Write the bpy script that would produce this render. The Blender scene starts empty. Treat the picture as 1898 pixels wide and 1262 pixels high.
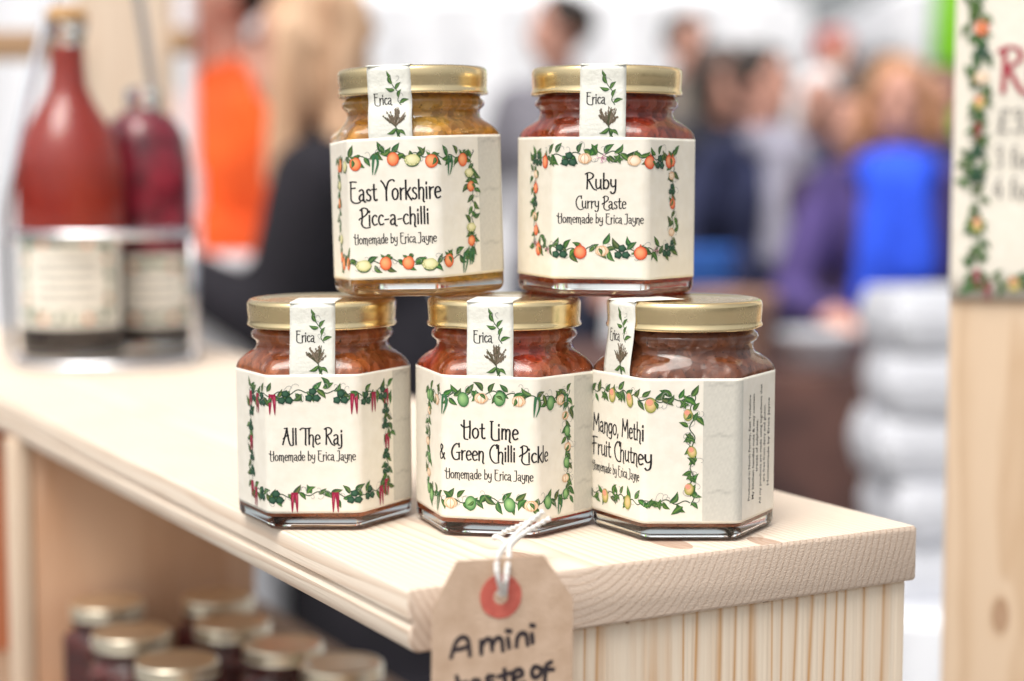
import bpy, bmesh, math, random
from mathutils import Vector, Matrix

random.seed(7)
R = math.radians
S = bpy.context.scene
COL = S.collection
PI = math.pi
MM = 0.001

# ------------------------------------------------------------------ camera, world, sun, exposure
FPX, CAM_H, HORIZON = 3276.0, 0.1376, 316.4
PITCH = math.atan((631 - HORIZON) / FPX)
cam_d = bpy.data.cameras.new("camera")
cam_d.sensor_width = 36.0
cam_d.lens = FPX * 36.0 / 1898.0
cam_d.clip_start = 0.02
cam_d.clip_end = 2000
cam_d.dof.use_dof = True
cam_d.dof.focus_distance = 0.662
cam_d.dof.aperture_fstop = 4.3
cam = bpy.data.objects.new("camera", cam_d)
cam.location = (0, 0, CAM_H)
cam.rotation_euler = (PI / 2 - PITCH, 0, 0)
COL.objects.link(cam)
S.camera = cam

SUN_EL, SUN_AZ = R(64), R(-150)      # azimuth clockwise from +Y (behind the camera, to the left)
world = bpy.data.worlds.new("World")
S.world = world
world.use_nodes = True
wn, wl = world.node_tree.nodes, world.node_tree.links
wn.clear()
sky = wn.new("ShaderNodeTexSky")
sky.sky_type = 'NISHITA'
sky.sun_disc = False
sky.sun_elevation = SUN_EL
sky.sun_rotation = SUN_AZ
sky.air_density = 1.0
sky.dust_density = 6.0
sky.ozone_density = 1.0
hs = wn.new("ShaderNodeHueSaturation")      # overcast: almost no blue left in the sky
hs.inputs["Saturation"].default_value = 0.22
bg = wn.new("ShaderNodeBackground")
bg.inputs["Strength"].default_value = 0.15
wo = wn.new("ShaderNodeOutputWorld")
wl.new(sky.outputs[0], hs.inputs["Color"])
wl.new(hs.outputs[0], bg.inputs["Color"])
wl.new(bg.outputs[0], wo.inputs["Surface"])

sun_d = bpy.data.lights.new("sun", 'SUN')
sun_d.energy = 1.5
sun_d.angle = R(38)
sun_d.color = (1.0, 0.955, 0.89)
sun = bpy.data.objects.new("sun", sun_d)
sdir = Vector((math.sin(SUN_AZ) * math.cos(SUN_EL), math.cos(SUN_AZ) * math.cos(SUN_EL), math.sin(SUN_EL)))
sun.rotation_euler = sdir.to_track_quat('Z', 'Y').to_euler()
sun.location = sdir * 20
COL.objects.link(sun)

S.view_settings.view_transform = 'Standard'
S.view_settings.look = 'None'
S.view_settings.gamma = 1
S.view_settings.use_curve_mapping = False
S.view_settings.exposure = 0.36
S.render.engine = 'CYCLES'
S.cycles.max_bounces = 14
S.cycles.transmission_bounces = 12
S.cycles.glossy_bounces = 6
S.cycles.diffuse_bounces = 5
S.cycles.use_denoising = True
S.cycles.sample_clamp_indirect = 8

# ------------------------------------------------------------------ helpers
def X(px, D):
    """sideways position of something seen at column px of the photo, D metres away"""
    return (px - 949) / FPX * D

def Zat(py, D):
    return CAM_H - (py - HORIZON) / FPX * D

def link(o, parent=None):
    COL.objects.link(o)
    if parent is not None:
        o.parent = parent
    return o

def empty(name, loc=(0, 0, 0), rz=0.0):
    o = bpy.data.objects.new(name, None)
    o.empty_display_size = 0.02
    o.location = loc
    o.rotation_euler = (0, 0, rz)
    return link(o)

def tag(o, label, cat, group=None, kind=None):
    o["label"] = label
    o["category"] = cat
    if group:
        o["group"] = group
    if kind:
        o["kind"] = kind
    return o

def mesh_obj(name, verts, faces, mat, parent=None, smooth=True, cols=None, sharp=None):
    me = bpy.data.meshes.new(name)
    me.from_pydata([tuple(v) for v in verts], [], faces)
    if cols is not None:
        a = me.color_attributes.new("Col", 'FLOAT_COLOR', 'POINT')
        flat = []
        for c in cols:
            flat += [c[0], c[1], c[2], 1.0]
        a.data.foreach_set("color", flat)
    me.update()
    if smooth:
        me.polygons.foreach_set("use_smooth", [True] * len(me.polygons))
        if sharp:
            me.set_sharp_from_angle(angle=R(sharp))
    if mat:
        me.materials.append(mat)
    return link(bpy.data.objects.new(name, me), parent)

def bm_obj(name, bm, mat, parent=None, smooth=False, sharp=None):
    me = bpy.data.meshes.new(name)
    bm.normal_update()
    bm.to_mesh(me)
    bm.free()
    if smooth:
        me.polygons.foreach_set("use_smooth", [True] * len(me.polygons))
        if sharp:
            me.set_sharp_from_angle(angle=R(sharp))
    for m in (mat if isinstance(mat, (list, tuple)) else [mat]):
        me.materials.append(m)
    return link(bpy.data.objects.new(name, me), parent)

def box(name, lo, hi, mat, parent=None, bev=0.0, seg=2):
    bm = bmesh.new()
    bmesh.ops.create_cube(bm, size=1)
    lo, hi = Vector(lo), Vector(hi)
    for v in bm.verts:
        v.co = Vector((lo[i] + (v.co[i] + .5) * (hi[i] - lo[i]) for i in range(3)))
    if bev:
        bmesh.ops.bevel(bm, geom=bm.edges[:], offset=bev, segments=seg, affect='EDGES', profile=.5)
    return bm_obj(name, bm, mat, parent, smooth=bool(bev), sharp=40)

def loft(rings, close_bottom=True, close_top=True):
    """rings: list of equal-length lists of points"""
    n = len(rings[0])
    v = [p for r in rings for p in r]
    f = []
    for i in range(len(rings) - 1):
        for j in range(n):
            a, b = i * n + j, i * n + (j + 1) % n
            f.append((a, b, b + n, a + n))
    if close_bottom:
        f.append(tuple(reversed(range(n))))
    if close_top:
        k = (len(rings) - 1) * n
        f.append(tuple(range(k, k + n)))
    return v, f

def lathe(prof, n=64, zoff=0.0):
    rings = [[(r * math.cos(2 * PI * j / n), r * math.sin(2 * PI * j / n), z + zoff) for j in range(n)] for r, z in prof]
    return loft(rings, prof[0][0] > 1e-7, prof[-1][0] > 1e-7)

def catmull(pts, sub=6, closed=False):
    n = len(pts)
    if n < 3 and not closed:
        a, b = pts[0], pts[-1]
        return [tuple(a[k] + (b[k] - a[k]) * t / sub for k in range(len(a))) for t in range(sub + 1)]
    out = []
    rng = n if closed else n - 1
    for i in range(rng):
        if closed:
            p = [pts[(i + k - 1) % n] for k in range(4)]
        else:
            p = [pts[max(0, min(n - 1, i + k - 1))] for k in range(4)]
        for s in range(sub):
            t = s / sub
            out.append(tuple(0.5 * (2 * p[1][k] + (p[2][k] - p[0][k]) * t + (2 * p[0][k] - 5 * p[1][k] + 4 * p[2][k] - p[3][k]) * t * t
                             + (3 * p[1][k] - p[0][k] - 3 * p[2][k] + p[3][k]) * t ** 3) for k in range(len(p[0]))))
    if not closed:
        out.append(tuple(pts[-1]))
    return out

def tube(path, rad, n=10, closed=False):
    """swept round tube; rad a number or function of 0..1"""
    path = [Vector(p) for p in path]
    m = len(path)
    rings = []
    up = Vector((0, 0, 1))
    nrm = None
    for i in range(m):
        t = (path[(i + 1) % m] - path[i - 1]) if closed else (path[min(m - 1, i + 1)] - path[max(0, i - 1)])
        t.normalize()
        if nrm is None:
            nrm = t.cross(up) if abs(t.dot(up)) < .9 else t.cross(Vector((1, 0, 0)))
        nrm = (nrm - t * nrm.dot(t)).normalized()
        b = t.cross(nrm)
        r = rad(i / (m - 1)) if callable(rad) else rad
        rings.append([tuple(path[i] + (nrm * math.cos(2 * PI * j / n) + b * math.sin(2 * PI * j / n)) * r) for j in range(n)])
    if closed:
        rings.append(rings[0])
        return loft(rings, False, False)
    return loft(rings)

# ------------------------------------------------------------------ materials
def new_mat(name):
    m = bpy.data.materials.new(name)
    m.use_nodes = True
    nt = m.node_tree
    return m, nt.nodes, nt.links, nt.nodes["Principled BSDF"]

def noise_mat(name, c1, c2, scale=8, rough=.7, bump=0.0, bscale=None, detail=4, spec=.3, metal=0.0, stretch=None):
    m, N, L, p = new_mat(name)
    tc = N.new("ShaderNodeTexCoord")
    mp = N.new("ShaderNodeMapping")
    if stretch:
        mp.inputs["Scale"].default_value = stretch
    L.new(tc.outputs["Object"], mp.inputs[0])
    nz = N.new("ShaderNodeTexNoise")
    nz.inputs["Scale"].default_value = scale
    nz.inputs["Detail"].default_value = detail
    L.new(mp.outputs[0], nz.inputs["Vector"])
    cr = N.new("ShaderNodeValToRGB")
    cr.color_ramp.elements[0].position = .3
    cr.color_ramp.elements[1].position = .7
    cr.color_ramp.elements[0].color = (*c1, 1)
    cr.color_ramp.elements[1].color = (*c2, 1)
    L.new(nz.outputs["Fac"], cr.inputs[0])
    L.new(cr.outputs[0], p.inputs["Base Color"])
    p.inputs["Roughness"].default_value = rough
    p.inputs["Specular IOR Level"].default_value = spec
    p.inputs["Metallic"].default_value = metal
    if bump:
        n2 = N.new("ShaderNodeTexNoise")
        n2.inputs["Scale"].default_value = bscale or scale * 3
        n2.inputs["Detail"].default_value = 3
        L.new(mp.outputs[0], n2.inputs["Vector"])
        b = N.new("ShaderNodeBump")
        b.inputs["Strength"].default_value = bump
        b.inputs["Distance"].default_value = .002
        L.new(n2.outputs["Fac"], b.inputs["Height"])
        L.new(b.outputs[0], p.inputs["Normal"])
    return m

def wood_mat(name, axis, heart, ring_mm, light, dark, along=.0035, late=.35, wob=.9, knots=(), rough=.62, endgrain=False, bump=.25, sharp=.72, sym=False):
    """solid pine: growth rings round a line through `heart` (mm) along `axis`, so every face shows the right grain"""
    m, N, L, p = new_mat(name)
    tc = N.new("ShaderNodeTexCoord")
    sc = N.new("ShaderNodeVectorMath"); sc.operation = 'SCALE'
    sc.inputs["Scale"].default_value = 1000.0
    L.new(tc.outputs["Object"], sc.inputs[0])
    # slow wander of the rings along the trunk
    mp = N.new("ShaderNodeMapping")
    st = [0.03, 0.03, 0.03]; st[axis] = along
    mp.inputs["Scale"].default_value = st
    L.new(sc.outputs[0], mp.inputs[0])
    nz = N.new("ShaderNodeTexNoise")
    nz.inputs["Scale"].default_value = 1.0
    nz.inputs["Detail"].default_value = 3
    L.new(mp.outputs[0], nz.inputs["Vector"])
    sub = N.new("ShaderNodeVectorMath"); sub.operation = 'SUBTRACT'
    sub.inputs[1].default_value = heart
    L.new(sc.outputs[0], sub.inputs[0])
    mul = N.new("ShaderNodeVectorMath"); mul.operation = 'MULTIPLY'
    k = [1, 1, 1]; k[axis] = 0
    mul.inputs[1].default_value = k
    L.new(sub.outputs[0], mul.inputs[0])
    ln = N.new("ShaderNodeVectorMath"); ln.operation = 'LENGTH'
    L.new(mul.outputs[0], ln.inputs[0])
    def math_(op, a, b=None):
        n = N.new("ShaderNodeMath"); n.operation = op
        for i, x in enumerate((a, b)):
            if x is None: continue
            if isinstance(x, (int, float)): n.inputs[i].default_value = x
            else: L.new(x, n.inputs[i])
        return n.outputs[0]
    r = math_('ADD', math_('DIVIDE', ln.outputs["Value"], ring_mm), math_('MULTIPLY', nz.outputs["Fac"], wob * 4))
    # knots pull the rings round them
    kfac = None
    for (kx, ky, kz, kr) in knots:
        d = N.new("ShaderNodeVectorMath"); d.operation = 'SUBTRACT'
        d.inputs[1].default_value = (kx, ky, kz)
        L.new(sc.outputs[0], d.inputs[0])
        d2 = N.new("ShaderNodeVectorMath"); d2.operation = 'MULTIPLY'
        kk = [1, 1, 1]; kk[axis] = .45
        d2.inputs[1].default_value = kk
        L.new(d.outputs[0], d2.inputs[0])
        dl = N.new("ShaderNodeVectorMath"); dl.operation = 'LENGTH'
        L.new(d2.outputs[0], dl.inputs[0])
        q = math_('DIVIDE', dl.outputs["Value"], kr)
        g = math_('POWER', 2.718, math_('MULTIPLY', math_('MULTIPLY', q, q), -1.0))
        r = math_('ADD', r, math_('MULTIPLY', g, 2.5))
        ck = math_('MULTIPLY', math_('LESS_THAN', q, 1.0), .65)
        kfac = ck if kfac is None else math_('MAXIMUM', kfac, ck)
    fr = math_('FRACT', r)
    cr = N.new("ShaderNodeValToRGB")
    e = cr.color_ramp.elements
    e[0].position = 0; e[0].color = (0, 0, 0, 1)
    e[1].position = 1; e[1].color = (0, 0, 0, 1)
    if sym:                                     # thin latewood line, soft on both sides
        for q_, c_ in ((.30, .10), (.55, .22), (.70, 1), (.82, .30), (.92, .04)):
            a = e.new(q_); a.color = (c_, c_, c_, 1)
    else:
        a = e.new(sharp - .3); a.color = (.12, .12, .12, 1)
        a = e.new(sharp + .16); a.color = (1, 1, 1, 1)
        a = e.new(.97); a.color = (.5, .5, .5, 1)
    L.new(fr, cr.inputs[0])
    # fine fibres
    mf = N.new("ShaderNodeMapping")
    st = [1.6, 1.6, 1.6]; st[axis] = 0.05 if not endgrain else 1.6
    mf.inputs["Scale"].default_value = st
    L.new(sc.outputs[0], mf.inputs[0])
    nf = N.new("ShaderNodeTexNoise")
    nf.inputs["Scale"].default_value = 1.0
    nf.inputs["Detail"].default_value = 5
    L.new(mf.outputs[0], nf.inputs["Vector"])
    # broad patches
    nb = N.new("ShaderNodeTexNoise")
    nb.inputs["Scale"].default_value = .018
    nb.inputs["Detail"].default_value = 2
    L.new(sc.outputs[0], nb.inputs["Vector"])
    fac = math_('MULTIPLY', cr.outputs[0], late)
    fac = math_('MULTIPLY', fac, math_('ADD', .35, math_('MULTIPLY', nb.outputs["Fac"], 1.3)))
    fac = math_('ADD', fac, math_('MULTIPLY', math_('SUBTRACT', nf.outputs["Fac"], .5), .5 if endgrain else .3))
    mix = N.new("ShaderNodeMix"); mix.data_type = 'RGBA'; mix.clamp_factor = True
    L.new(fac, mix.inputs["Factor"])
    mix.inputs["A"].default_value = (*light, 1)
    mix.inputs["B"].default_value = (*dark, 1)
    out = mix.outputs["Result"]
    if kfac is not None:
        mk = N.new("ShaderNodeMix"); mk.data_type = 'RGBA'; mk.clamp_factor = True
        L.new(math_('MULTIPLY', kfac, math_('ADD', .5, nf.outputs["Fac"])), mk.inputs["Factor"])
        L.new(out, mk.inputs["A"])
        mk.inputs["B"].default_value = (dark[0] * .62, dark[1] * .5, dark[2] * .48, 1)
        out = mk.outputs["Result"]
    L.new(out, p.inputs["Base Color"])
    p.inputs["Roughness"].default_value = rough
    p.inputs["Specular IOR Level"].default_value = .25
    b = N.new("ShaderNodeBump")
    b.inputs["Strength"].default_value = bump
    b.inputs["Distance"].default_value = .0006
    L.new(math_('ADD', math_('MULTIPLY', nf.outputs["Fac"], 1.0), math_('MULTIPLY', cr.outputs[0], .12 if endgrain else .4)), b.inputs["Height"])
    L.new(b.outputs[0], p.inputs["Normal"])
    return m

def glass_mat(name, col, rough=0.0, ior=1.5):
    m = bpy.data.materials.new(name)
    m.use_nodes = True
    N, L = m.node_tree.nodes, m.node_tree.links
    N.clear()
    g = N.new("ShaderNodeBsdfGlass")
    g.inputs["Color"].default_value = (*col, 1)
    g.inputs["Roughness"].default_value = rough
    g.inputs["IOR"].default_value = ior
    o = N.new("ShaderNodeOutputMaterial")
    L.new(g.outputs[0], o.inputs["Surface"])
    return m

def chutney_mat(name, base, mid, bits, bit_amt=.45, speck=(.03, .012, .006)):
    m, N, L, p = new_mat(name)
    tc = N.new("ShaderNodeTexCoord")
    n1 = N.new("ShaderNodeTexNoise"); n1.inputs["Scale"].default_value = 95; n1.inputs["Detail"].default_value = 5
    n1.inputs["Distortion"].default_value = .8
    v = N.new("ShaderNodeTexVoronoi"); v.inputs["Scale"].default_value = 190; v.inputs["Randomness"].default_value = 1
    n3 = N.new("ShaderNodeTexNoise"); n3.inputs["Scale"].default_value = 48; n3.inputs["Detail"].default_value = 2
    n4 = N.new("ShaderNodeTexVoronoi"); n4.inputs["Scale"].default_value = 420
    for n in (n1, v, n3, n4):
        L.new(tc.outputs["Object"], n.inputs["Vector"])
    cr = N.new("ShaderNodeValToRGB")
    e = cr.color_ramp.elements
    e[0].position, e[1].position = .32, .68
    e[0].color, e[1].color = (*base, 1), (*mid, 1)
    L.new(n1.outputs["Fac"], cr.inputs[0])
    c2 = N.new("ShaderNodeValToRGB")
    c2.color_ramp.elements[0].position, c2.color_ramp.elements[1].position = .52, .66
    c2.color_ramp.elements[1].color = (bit_amt, bit_amt, bit_amt, 1)
    L.new(n3.outputs["Fac"], c2.inputs[0])
    mx = N.new("ShaderNodeMix"); mx.data_type = 'RGBA'
    L.new(c2.outputs[0], mx.inputs["Factor"]); L.new(cr.outputs[0], mx.inputs["A"]); mx.inputs["B"].default_value = (*bits, 1)
    # separate chunks of fruit, each its own tone
    vc = N.new("ShaderNodeTexVoronoi"); vc.inputs["Scale"].default_value = 230
    wd = N.new("ShaderNodeVectorMath"); wd.operation = 'MULTIPLY_ADD'
    wd.inputs[1].default_value = (.013, .013, .013)
    L.new(n1.outputs["Color"], wd.inputs[0]); L.new(tc.outputs["Object"], wd.inputs[2]); L.new(wd.outputs[0], vc.inputs["Vector"])
    sp = N.new("ShaderNodeSeparateColor"); L.new(vc.outputs["Color"], sp.inputs[0])
    cv = N.new("ShaderNodeValToRGB"); ee = cv.color_ramp.elements
    ee[0].position, ee[0].color = 0, (.42, .36, .34, 1)
    ee[1].position, ee[1].color = 1, (1.0, 1.0, 1.0, 1)
    q = ee.new(.5); q.color = (.95, .92, .9, 1)
    q = ee.new(.9); q.color = (1.35, 1.3, 1.15, 1)
    L.new(sp.outputs[0], cv.inputs[0])
    mc = N.new("ShaderNodeMix"); mc.data_type = 'RGBA'; mc.blend_type = 'MULTIPLY'; mc.inputs["Factor"].default_value = .5
    L.new(mx.outputs["Result"], mc.inputs["A"]); L.new(cv.outputs[0], mc.inputs["B"])
    mx = mc
    c3 = N.new("ShaderNodeValToRGB")
    c3.color_ramp.elements[0].position, c3.color_ramp.elements[1].position = .10, .2
    c3.color_ramp.elements[0].color = (.75, .75, .75, 1); c3.color_ramp.elements[1].color = (0, 0, 0, 1)
    L.new(n4.outputs["Distance"], c3.inputs[0])
    mx2 = N.new("ShaderNodeMix"); mx2.data_type = 'RGBA'
    L.new(c3.outputs[0], mx2.inputs["Factor"]); L.new(mx.outputs["Result"], mx2.inputs["A"]); mx2.inputs["B"].default_value = (*speck, 1)
    L.new(mx2.outputs["Result"], p.inputs["Base Color"])
    p.inputs["Roughness"].default_value = .3
    b = N.new("ShaderNodeBump"); b.inputs["Strength"].default_value = .8; b.inputs["Distance"].default_value = .002
    ad = N.new("ShaderNodeMath"); ad.operation = 'ADD'
    L.new(v.outputs["Distance"], ad.inputs[0]); L.new(n1.outputs["Fac"], ad.inputs[1])
    L.new(ad.outputs[0], b.inputs["Height"]); L.new(b.outputs[0], p.inputs["Normal"])
    return m

def print_mat(name, rough=.6):
    m, N, L, p = new_mat(name)
    a = N.new("ShaderNodeVertexColor"); a.layer_name = "Col"
    L.new(a.outputs["Color"], p.inputs["Base Color"])
    p.inputs["Roughness"].default_value = rough
    p.inputs["Specular IOR Level"].default_value = .25
    return m

M = {}
M['glass'] = glass_mat("clear_glass", (.975, .995, .98))
M['paper'] = noise_mat("label_paper", (.82, .765, .65), (.87, .82, .715), scale=220, rough=.5, bump=.16, bscale=130, spec=.35)
M['seal'] = noise_mat("seal_paper", (.74, .735, .65), (.82, .81, .73), scale=160, rough=.45, bump=.15, bscale=700, spec=.35)
M['print'] = print_mat("printed_ink")
M['gold'] = noise_mat("gold_lacquered_tin", (.85, .655, .345), (.91, .73, .42), scale=40, rough=.25, metal=1.0, bump=.03, bscale=300)
def handled_metal(m):
    N, L = m.node_tree.nodes, m.node_tree.links
    p = N["Principled BSDF"]
    tc = N.new("ShaderNodeTexCoord")
    nz = N.new("ShaderNodeTexNoise"); nz.inputs["Scale"].default_value = 130; nz.inputs["Detail"].default_value = 6; nz.inputs["Roughness"].default_value = .65
    L.new(tc.outputs["Object"], nz.inputs["Vector"])
    mr = N.new("ShaderNodeMapRange")
    mr.inputs["From Min"].default_value = .35; mr.inputs["From Max"].default_value = .7
    mr.inputs["To Min"].default_value = .19; mr.inputs["To Max"].default_value = .31
    L.new(nz.outputs["Fac"], mr.inputs["Value"]); L.new(mr.outputs[0], p.inputs["Roughness"])
    n2 = N.new("ShaderNodeTexNoise"); n2.inputs["Scale"].default_value = 55; n2.inputs["Detail"].default_value = 1
    L.new(tc.outputs["Object"], n2.inputs["Vector"])
    b = N.new("ShaderNodeBump"); b.inputs["Strength"].default_value = .06; b.inputs["Distance"].default_value = .004
    L.new(n2.outputs["Fac"], b.inputs["Height"]); L.new(b.outputs[0], p.inputs["Normal"])
handled_metal(M['gold'])
M['string'] = noise_mat("cotton_string", (.74, .71, .66), (.86, .84, .80), scale=900, rough=.9, bump=.6, bscale=1800)
M['manila'] = noise_mat("manila_card", (.50, .345, .235), (.63, .46, .335), scale=110, rough=.8, bump=.2, bscale=900, detail=6)
M['eyelet'] = noise_mat("red_card_ring", (.50, .10, .075), (.60, .145, .105), scale=300, rough=.75, bump=.2, bscale=1200)
M['hole'] = noise_mat("grey_patch", (.40, .38, .36), (.55, .53, .50), scale=200)
M['chrome'] = noise_mat("chrome_wire", (.75, .75, .78), (.86, .86, .88), scale=20, rough=.18, metal=1.0)
M['dark'] = noise_mat("black_cloth", (.012, .012, .016), (.025, .024, .03), scale=30, rough=.9, bump=.2)
M['skin'] = noise_mat("skin", (.55, .27, .20), (.66, .36, .27), scale=20, rough=.55)
M['white_tent'] = noise_mat("white_canvas", (.86, .86, .88), (.90, .90, .92), scale=3, rough=.8)
M['foam'] = noise_mat("white_foam", (.56, .57, .61), (.66, .67, .70), scale=40, rough=.6)

LIGHT_PINE, DARK_PINE = (.80, .66, .515), (.56, .35, .20)
# ------------------------------------------------------------------ ground
def ground():
    m, N, L, p = new_mat("paving")
    tc = N.new("ShaderNodeTexCoord")
    br = N.new("ShaderNodeTexBrick")
    br.inputs["Scale"].default_value = 1.6
    br.inputs["Color1"].default_value = (.20, .19, .185, 1)
    br.inputs["Color2"].default_value = (.26, .25, .24, 1)
    br.inputs["Mortar"].default_value = (.10, .10, .095, 1)
    br.inputs["Mortar Size"].default_value = .012
    L.new(tc.outputs["Object"], br.inputs["Vector"])
    nz = N.new("ShaderNodeTexNoise"); nz.inputs["Scale"].default_value = 1.3; nz.inputs["Detail"].default_value = 6
    L.new(tc.outputs["Object"], nz.inputs["Vector"])
    mx = N.new("ShaderNodeMix"); mx.data_type = 'RGBA'; mx.blend_type = 'MULTIPLY'; mx.inputs["Factor"].default_value = .5
    L.new(br.outputs["Color"], mx.inputs["A"]); L.new(nz.outputs["Color"], mx.inputs["B"])
    L.new(mx.outputs["Result"], p.inputs["Base Color"])
    p.inputs["Roughness"].default_value = .8
    s = 400.0
    o = mesh_obj("ground", [(-s, -s, 0), (s, -s, 0), (s, s, 0), (-s, s, 0)], [(0, 1, 2, 3)], m, smooth=False)
    o.location.z = GROUND
    o["kind"] = "structure"
TABLE = -0.183
GROUND = -1.02
ground()

# ------------------------------------------------------------------ the crate the jars stand on
C0 = Vector((-0.0340, 0.5708, 0))
C1 = C0 + 0.220 * Vector((math.cos(.5098), math.sin(.5098), 0))
E_DIR = (C1 - C0).normalized()
BW = (C1 - C0).length
CR_ANG = math.atan2(E_DIR.y, E_DIR.x)
L_DIR = Vector((-E_DIR.y, E_DIR.x, 0))

def grid_box(name, lo, hi, mats, parent, bev, face_mat=None):
    bm = bmesh.new()
    bmesh.ops.create_cube(bm, size=1)
    lo, hi = Vector(lo), Vector(hi)
    for v in bm.verts:
        v.co = Vector((lo[i] + (v.co[i] + .5) * (hi[i] - lo[i]) for i in range(3)))
    bmesh.ops.bevel(bm, geom=bm.edges[:], offset=bev, segments=3, affect='EDGES', profile=.5)
    bm.normal_update()
    if face_mat:
        for f in bm.faces:
            f.material_index = face_mat(f.normal)
    return bm_obj(name, bm, mats, parent, smooth=True, sharp=35)

def crate():
    root = empty("wooden_crate", C0, CR_ANG)
    tag(root, "open pale pine crate under the five stacked jars, its end grain facing front", "crate")
    w = BW
    top = wood_mat("pine_board", 1, (62, 0, 26), 2.9, (.79, .675, .55), (.54, .375, .255), late=.62, wob=.6,
                   knots=((118, 22, 0, 6), (150, 4, -1, 5), (58, 26, 0, 5)))
    end = wood_mat("pine_end_grain", 1, (62, 0, 26), 2.9, (.70, .56, .445), (.52, .37, .265), late=.85, wob=.4, endgrain=True, rough=.85, bump=.7, sym=True)
    T = .0215
    # moulded long edge: rounded top, a shallow groove, a proud lower bead
    sec = [(.0012, 0), (.0004, -.0006), (0, -.0018), (0, -.0095), (.0012, -.0108), (.0013, -.0122), (.0003, -.0135), (.0002, -.0175), (.0016, -.0205), (.0036, -T)]
    prof = sec + [(w - .001, -T), (w, -T + .001), (w, -.0012), (w - .0012, 0)]
    L0, L1 = 0.0, 1.05
    n = len(prof)
    rings = []
    ys = [L0 + .0002, L0 + .0009] + [L0 + .004 + (L1 - .004) * i / 24 for i in range(25)]
    cx, cz = w / 2, -T / 2
    for i, y in enumerate(ys):
        k = .0009 if i == 0 else 0
        rings.append([(x + (cx - x) / w * 2 * k, y, z + (cz - z) / T * 2 * k) for x, z in prof])
    v, f = loft(rings)
    o = mesh_obj("top_board", v, f, top, root, smooth=True, sharp=30)
    o.data.materials.append(end)
    for p in o.data.polygons:
        if abs(p.normal.y) > .6:
            p.material_index = 1
    o.data.flip_normals()
    # end panel under the near end, vertical grain, the saw-rough joint left a little open
    pan = wood_mat("pine_panel", 2, (96, 20, 0), 6.8, (.82, .695, .545), (.57, .315, .135), along=.0011, late=.95, wob=1.2, rough=.6, sym=True, bump=.03)
    x0, x1, y0, y1 = .040, w - .003, .0035, .0225
    nx = 150
    rnd = random.Random(3)
    verts, faces = [], []
    for i in range(nx + 1):
        x = x0 + (x1 - x0) * i / nx
        zt = -T - .0005 - abs(rnd.gauss(0, .00030))
        yb = y0 + rnd.gauss(0, .00006)
        verts += [(x, yb + .0003, zt), (x, yb, zt - .0008), (x, y0, TABLE), (x, y1, TABLE), (x, y1, zt)]
    for i in range(nx):
        a, b = i * 5, i * 5 + 5
        for k in range(5):
            faces.append((a + k, a + (k + 1) % 5, b + (k + 1) % 5, b + k))
    faces += [tuple(range(4, -1, -1)), tuple(nx * 5 + k for k in range(5))]
    mesh_obj("end_panel", verts, faces, pan, root, smooth=False)
    # far divider panel and the end post
    div = wood_mat("pine_divider", 2, (70, 40, 0), 6.5, (.80, .52, .345), (.62, .33, .18), late=.6, wob=.6, rough=.65)
    d0 = .535
    grid_box("divider_panel", (.010, d0, TABLE), (.150, d0 + .018, -T - .0004), [div], root, .0008)
    post = wood_mat("pine_post", 2, (-20, 580, 0), 6.0, (.78, .62, .47), (.56, .36, .2), late=.5, wob=.5)
    grid_box("front_post", (-.0015, d0 - .001, TABLE), (.0092, d0 + .020, -T - .0006), [post], root, .0012)
    red = wood_mat("red_lit_pine", 2, (30, 700, 0), 6.0, (.60, .22, .11), (.42, .14, .07), late=.5, wob=.5)  # pine tinted red: warm light inside the crate put into the colour
    grid_box("end_board", (.004, d0 + .13, TABLE), (.19, d0 + .148, -T - .0006), [red], root, .0008)
    return root
crate()

# display table under the crate
def table(name, cx, cy, w, d, top, mat, leg_mat, label, rz=0, cloth=None, group=None):
    t = empty(name, (cx, cy, GROUND), rz)
    tag(t, label, "table", group)
    h = top - GROUND
    box("table_top", (-w / 2, -d / 2, h - .025), (w / 2, d / 2, h), mat, t, .003)
    for sx in (-1, 1):
        for sy in (-1, 1):
            x, y = sx * (w / 2 - .05), sy * (d / 2 - .05)
            box("leg", (x - .02, y - .02, 0), (x + .02, y + .02, h - .026), leg_mat, t, .002)
    if cloth:
        # hanging cloth with soft folds
        n = 160
        rings = []
        per = []
        W, D = w / 2 + .006, d / 2 + .006
        for j in range(n):
            s = j / n * 4
            k = int(s); q = s - k
            if k == 0: p = (-W + 2 * W * q, -D, 0, -1)
            elif k == 1: p = (W, -D + 2 * D * q, 1, 0)
            elif k == 2: p = (W - 2 * W * q, D, 0, 1)
            else: p = (-W, D - 2 * D * q, -1, 0)
            per.append(p)
        for zi, (z, amp) in enumerate(((h + .003, 0), (h - .01, .001), (h - .15, .008), (h - .35, .016), (h - .62, .024))):
            rings.append([(x + nx * amp * (1 + math.sin(j * 1.13 + math.sin(j * .37) * 2)), y + ny * amp * (1 + math.sin(j * 1.13 + math.sin(j * .37) * 2)), z)
                          for j, (x, y, nx, ny) in enumerate(per)])
        rings = list(reversed(rings))
        v, f = loft(rings, False, True)
        mesh_obj("tablecloth", v, f, cloth, t, smooth=True, sharp=50)
    return t
M['table_wood'] = wood_mat("table_wood", 0, (0, 0, -60), 7, (.30, .20, .13), (.20, .12, .07), late=.5)
tb = C0 + L_DIR * .36 + E_DIR * .105
table("display_table", tb.x, tb.y, .235, .80, TABLE, M['table_wood'], M['table_wood'],
      "brown wooden table carrying the pine crate and the lower jars", rz=CR_ANG)

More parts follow.
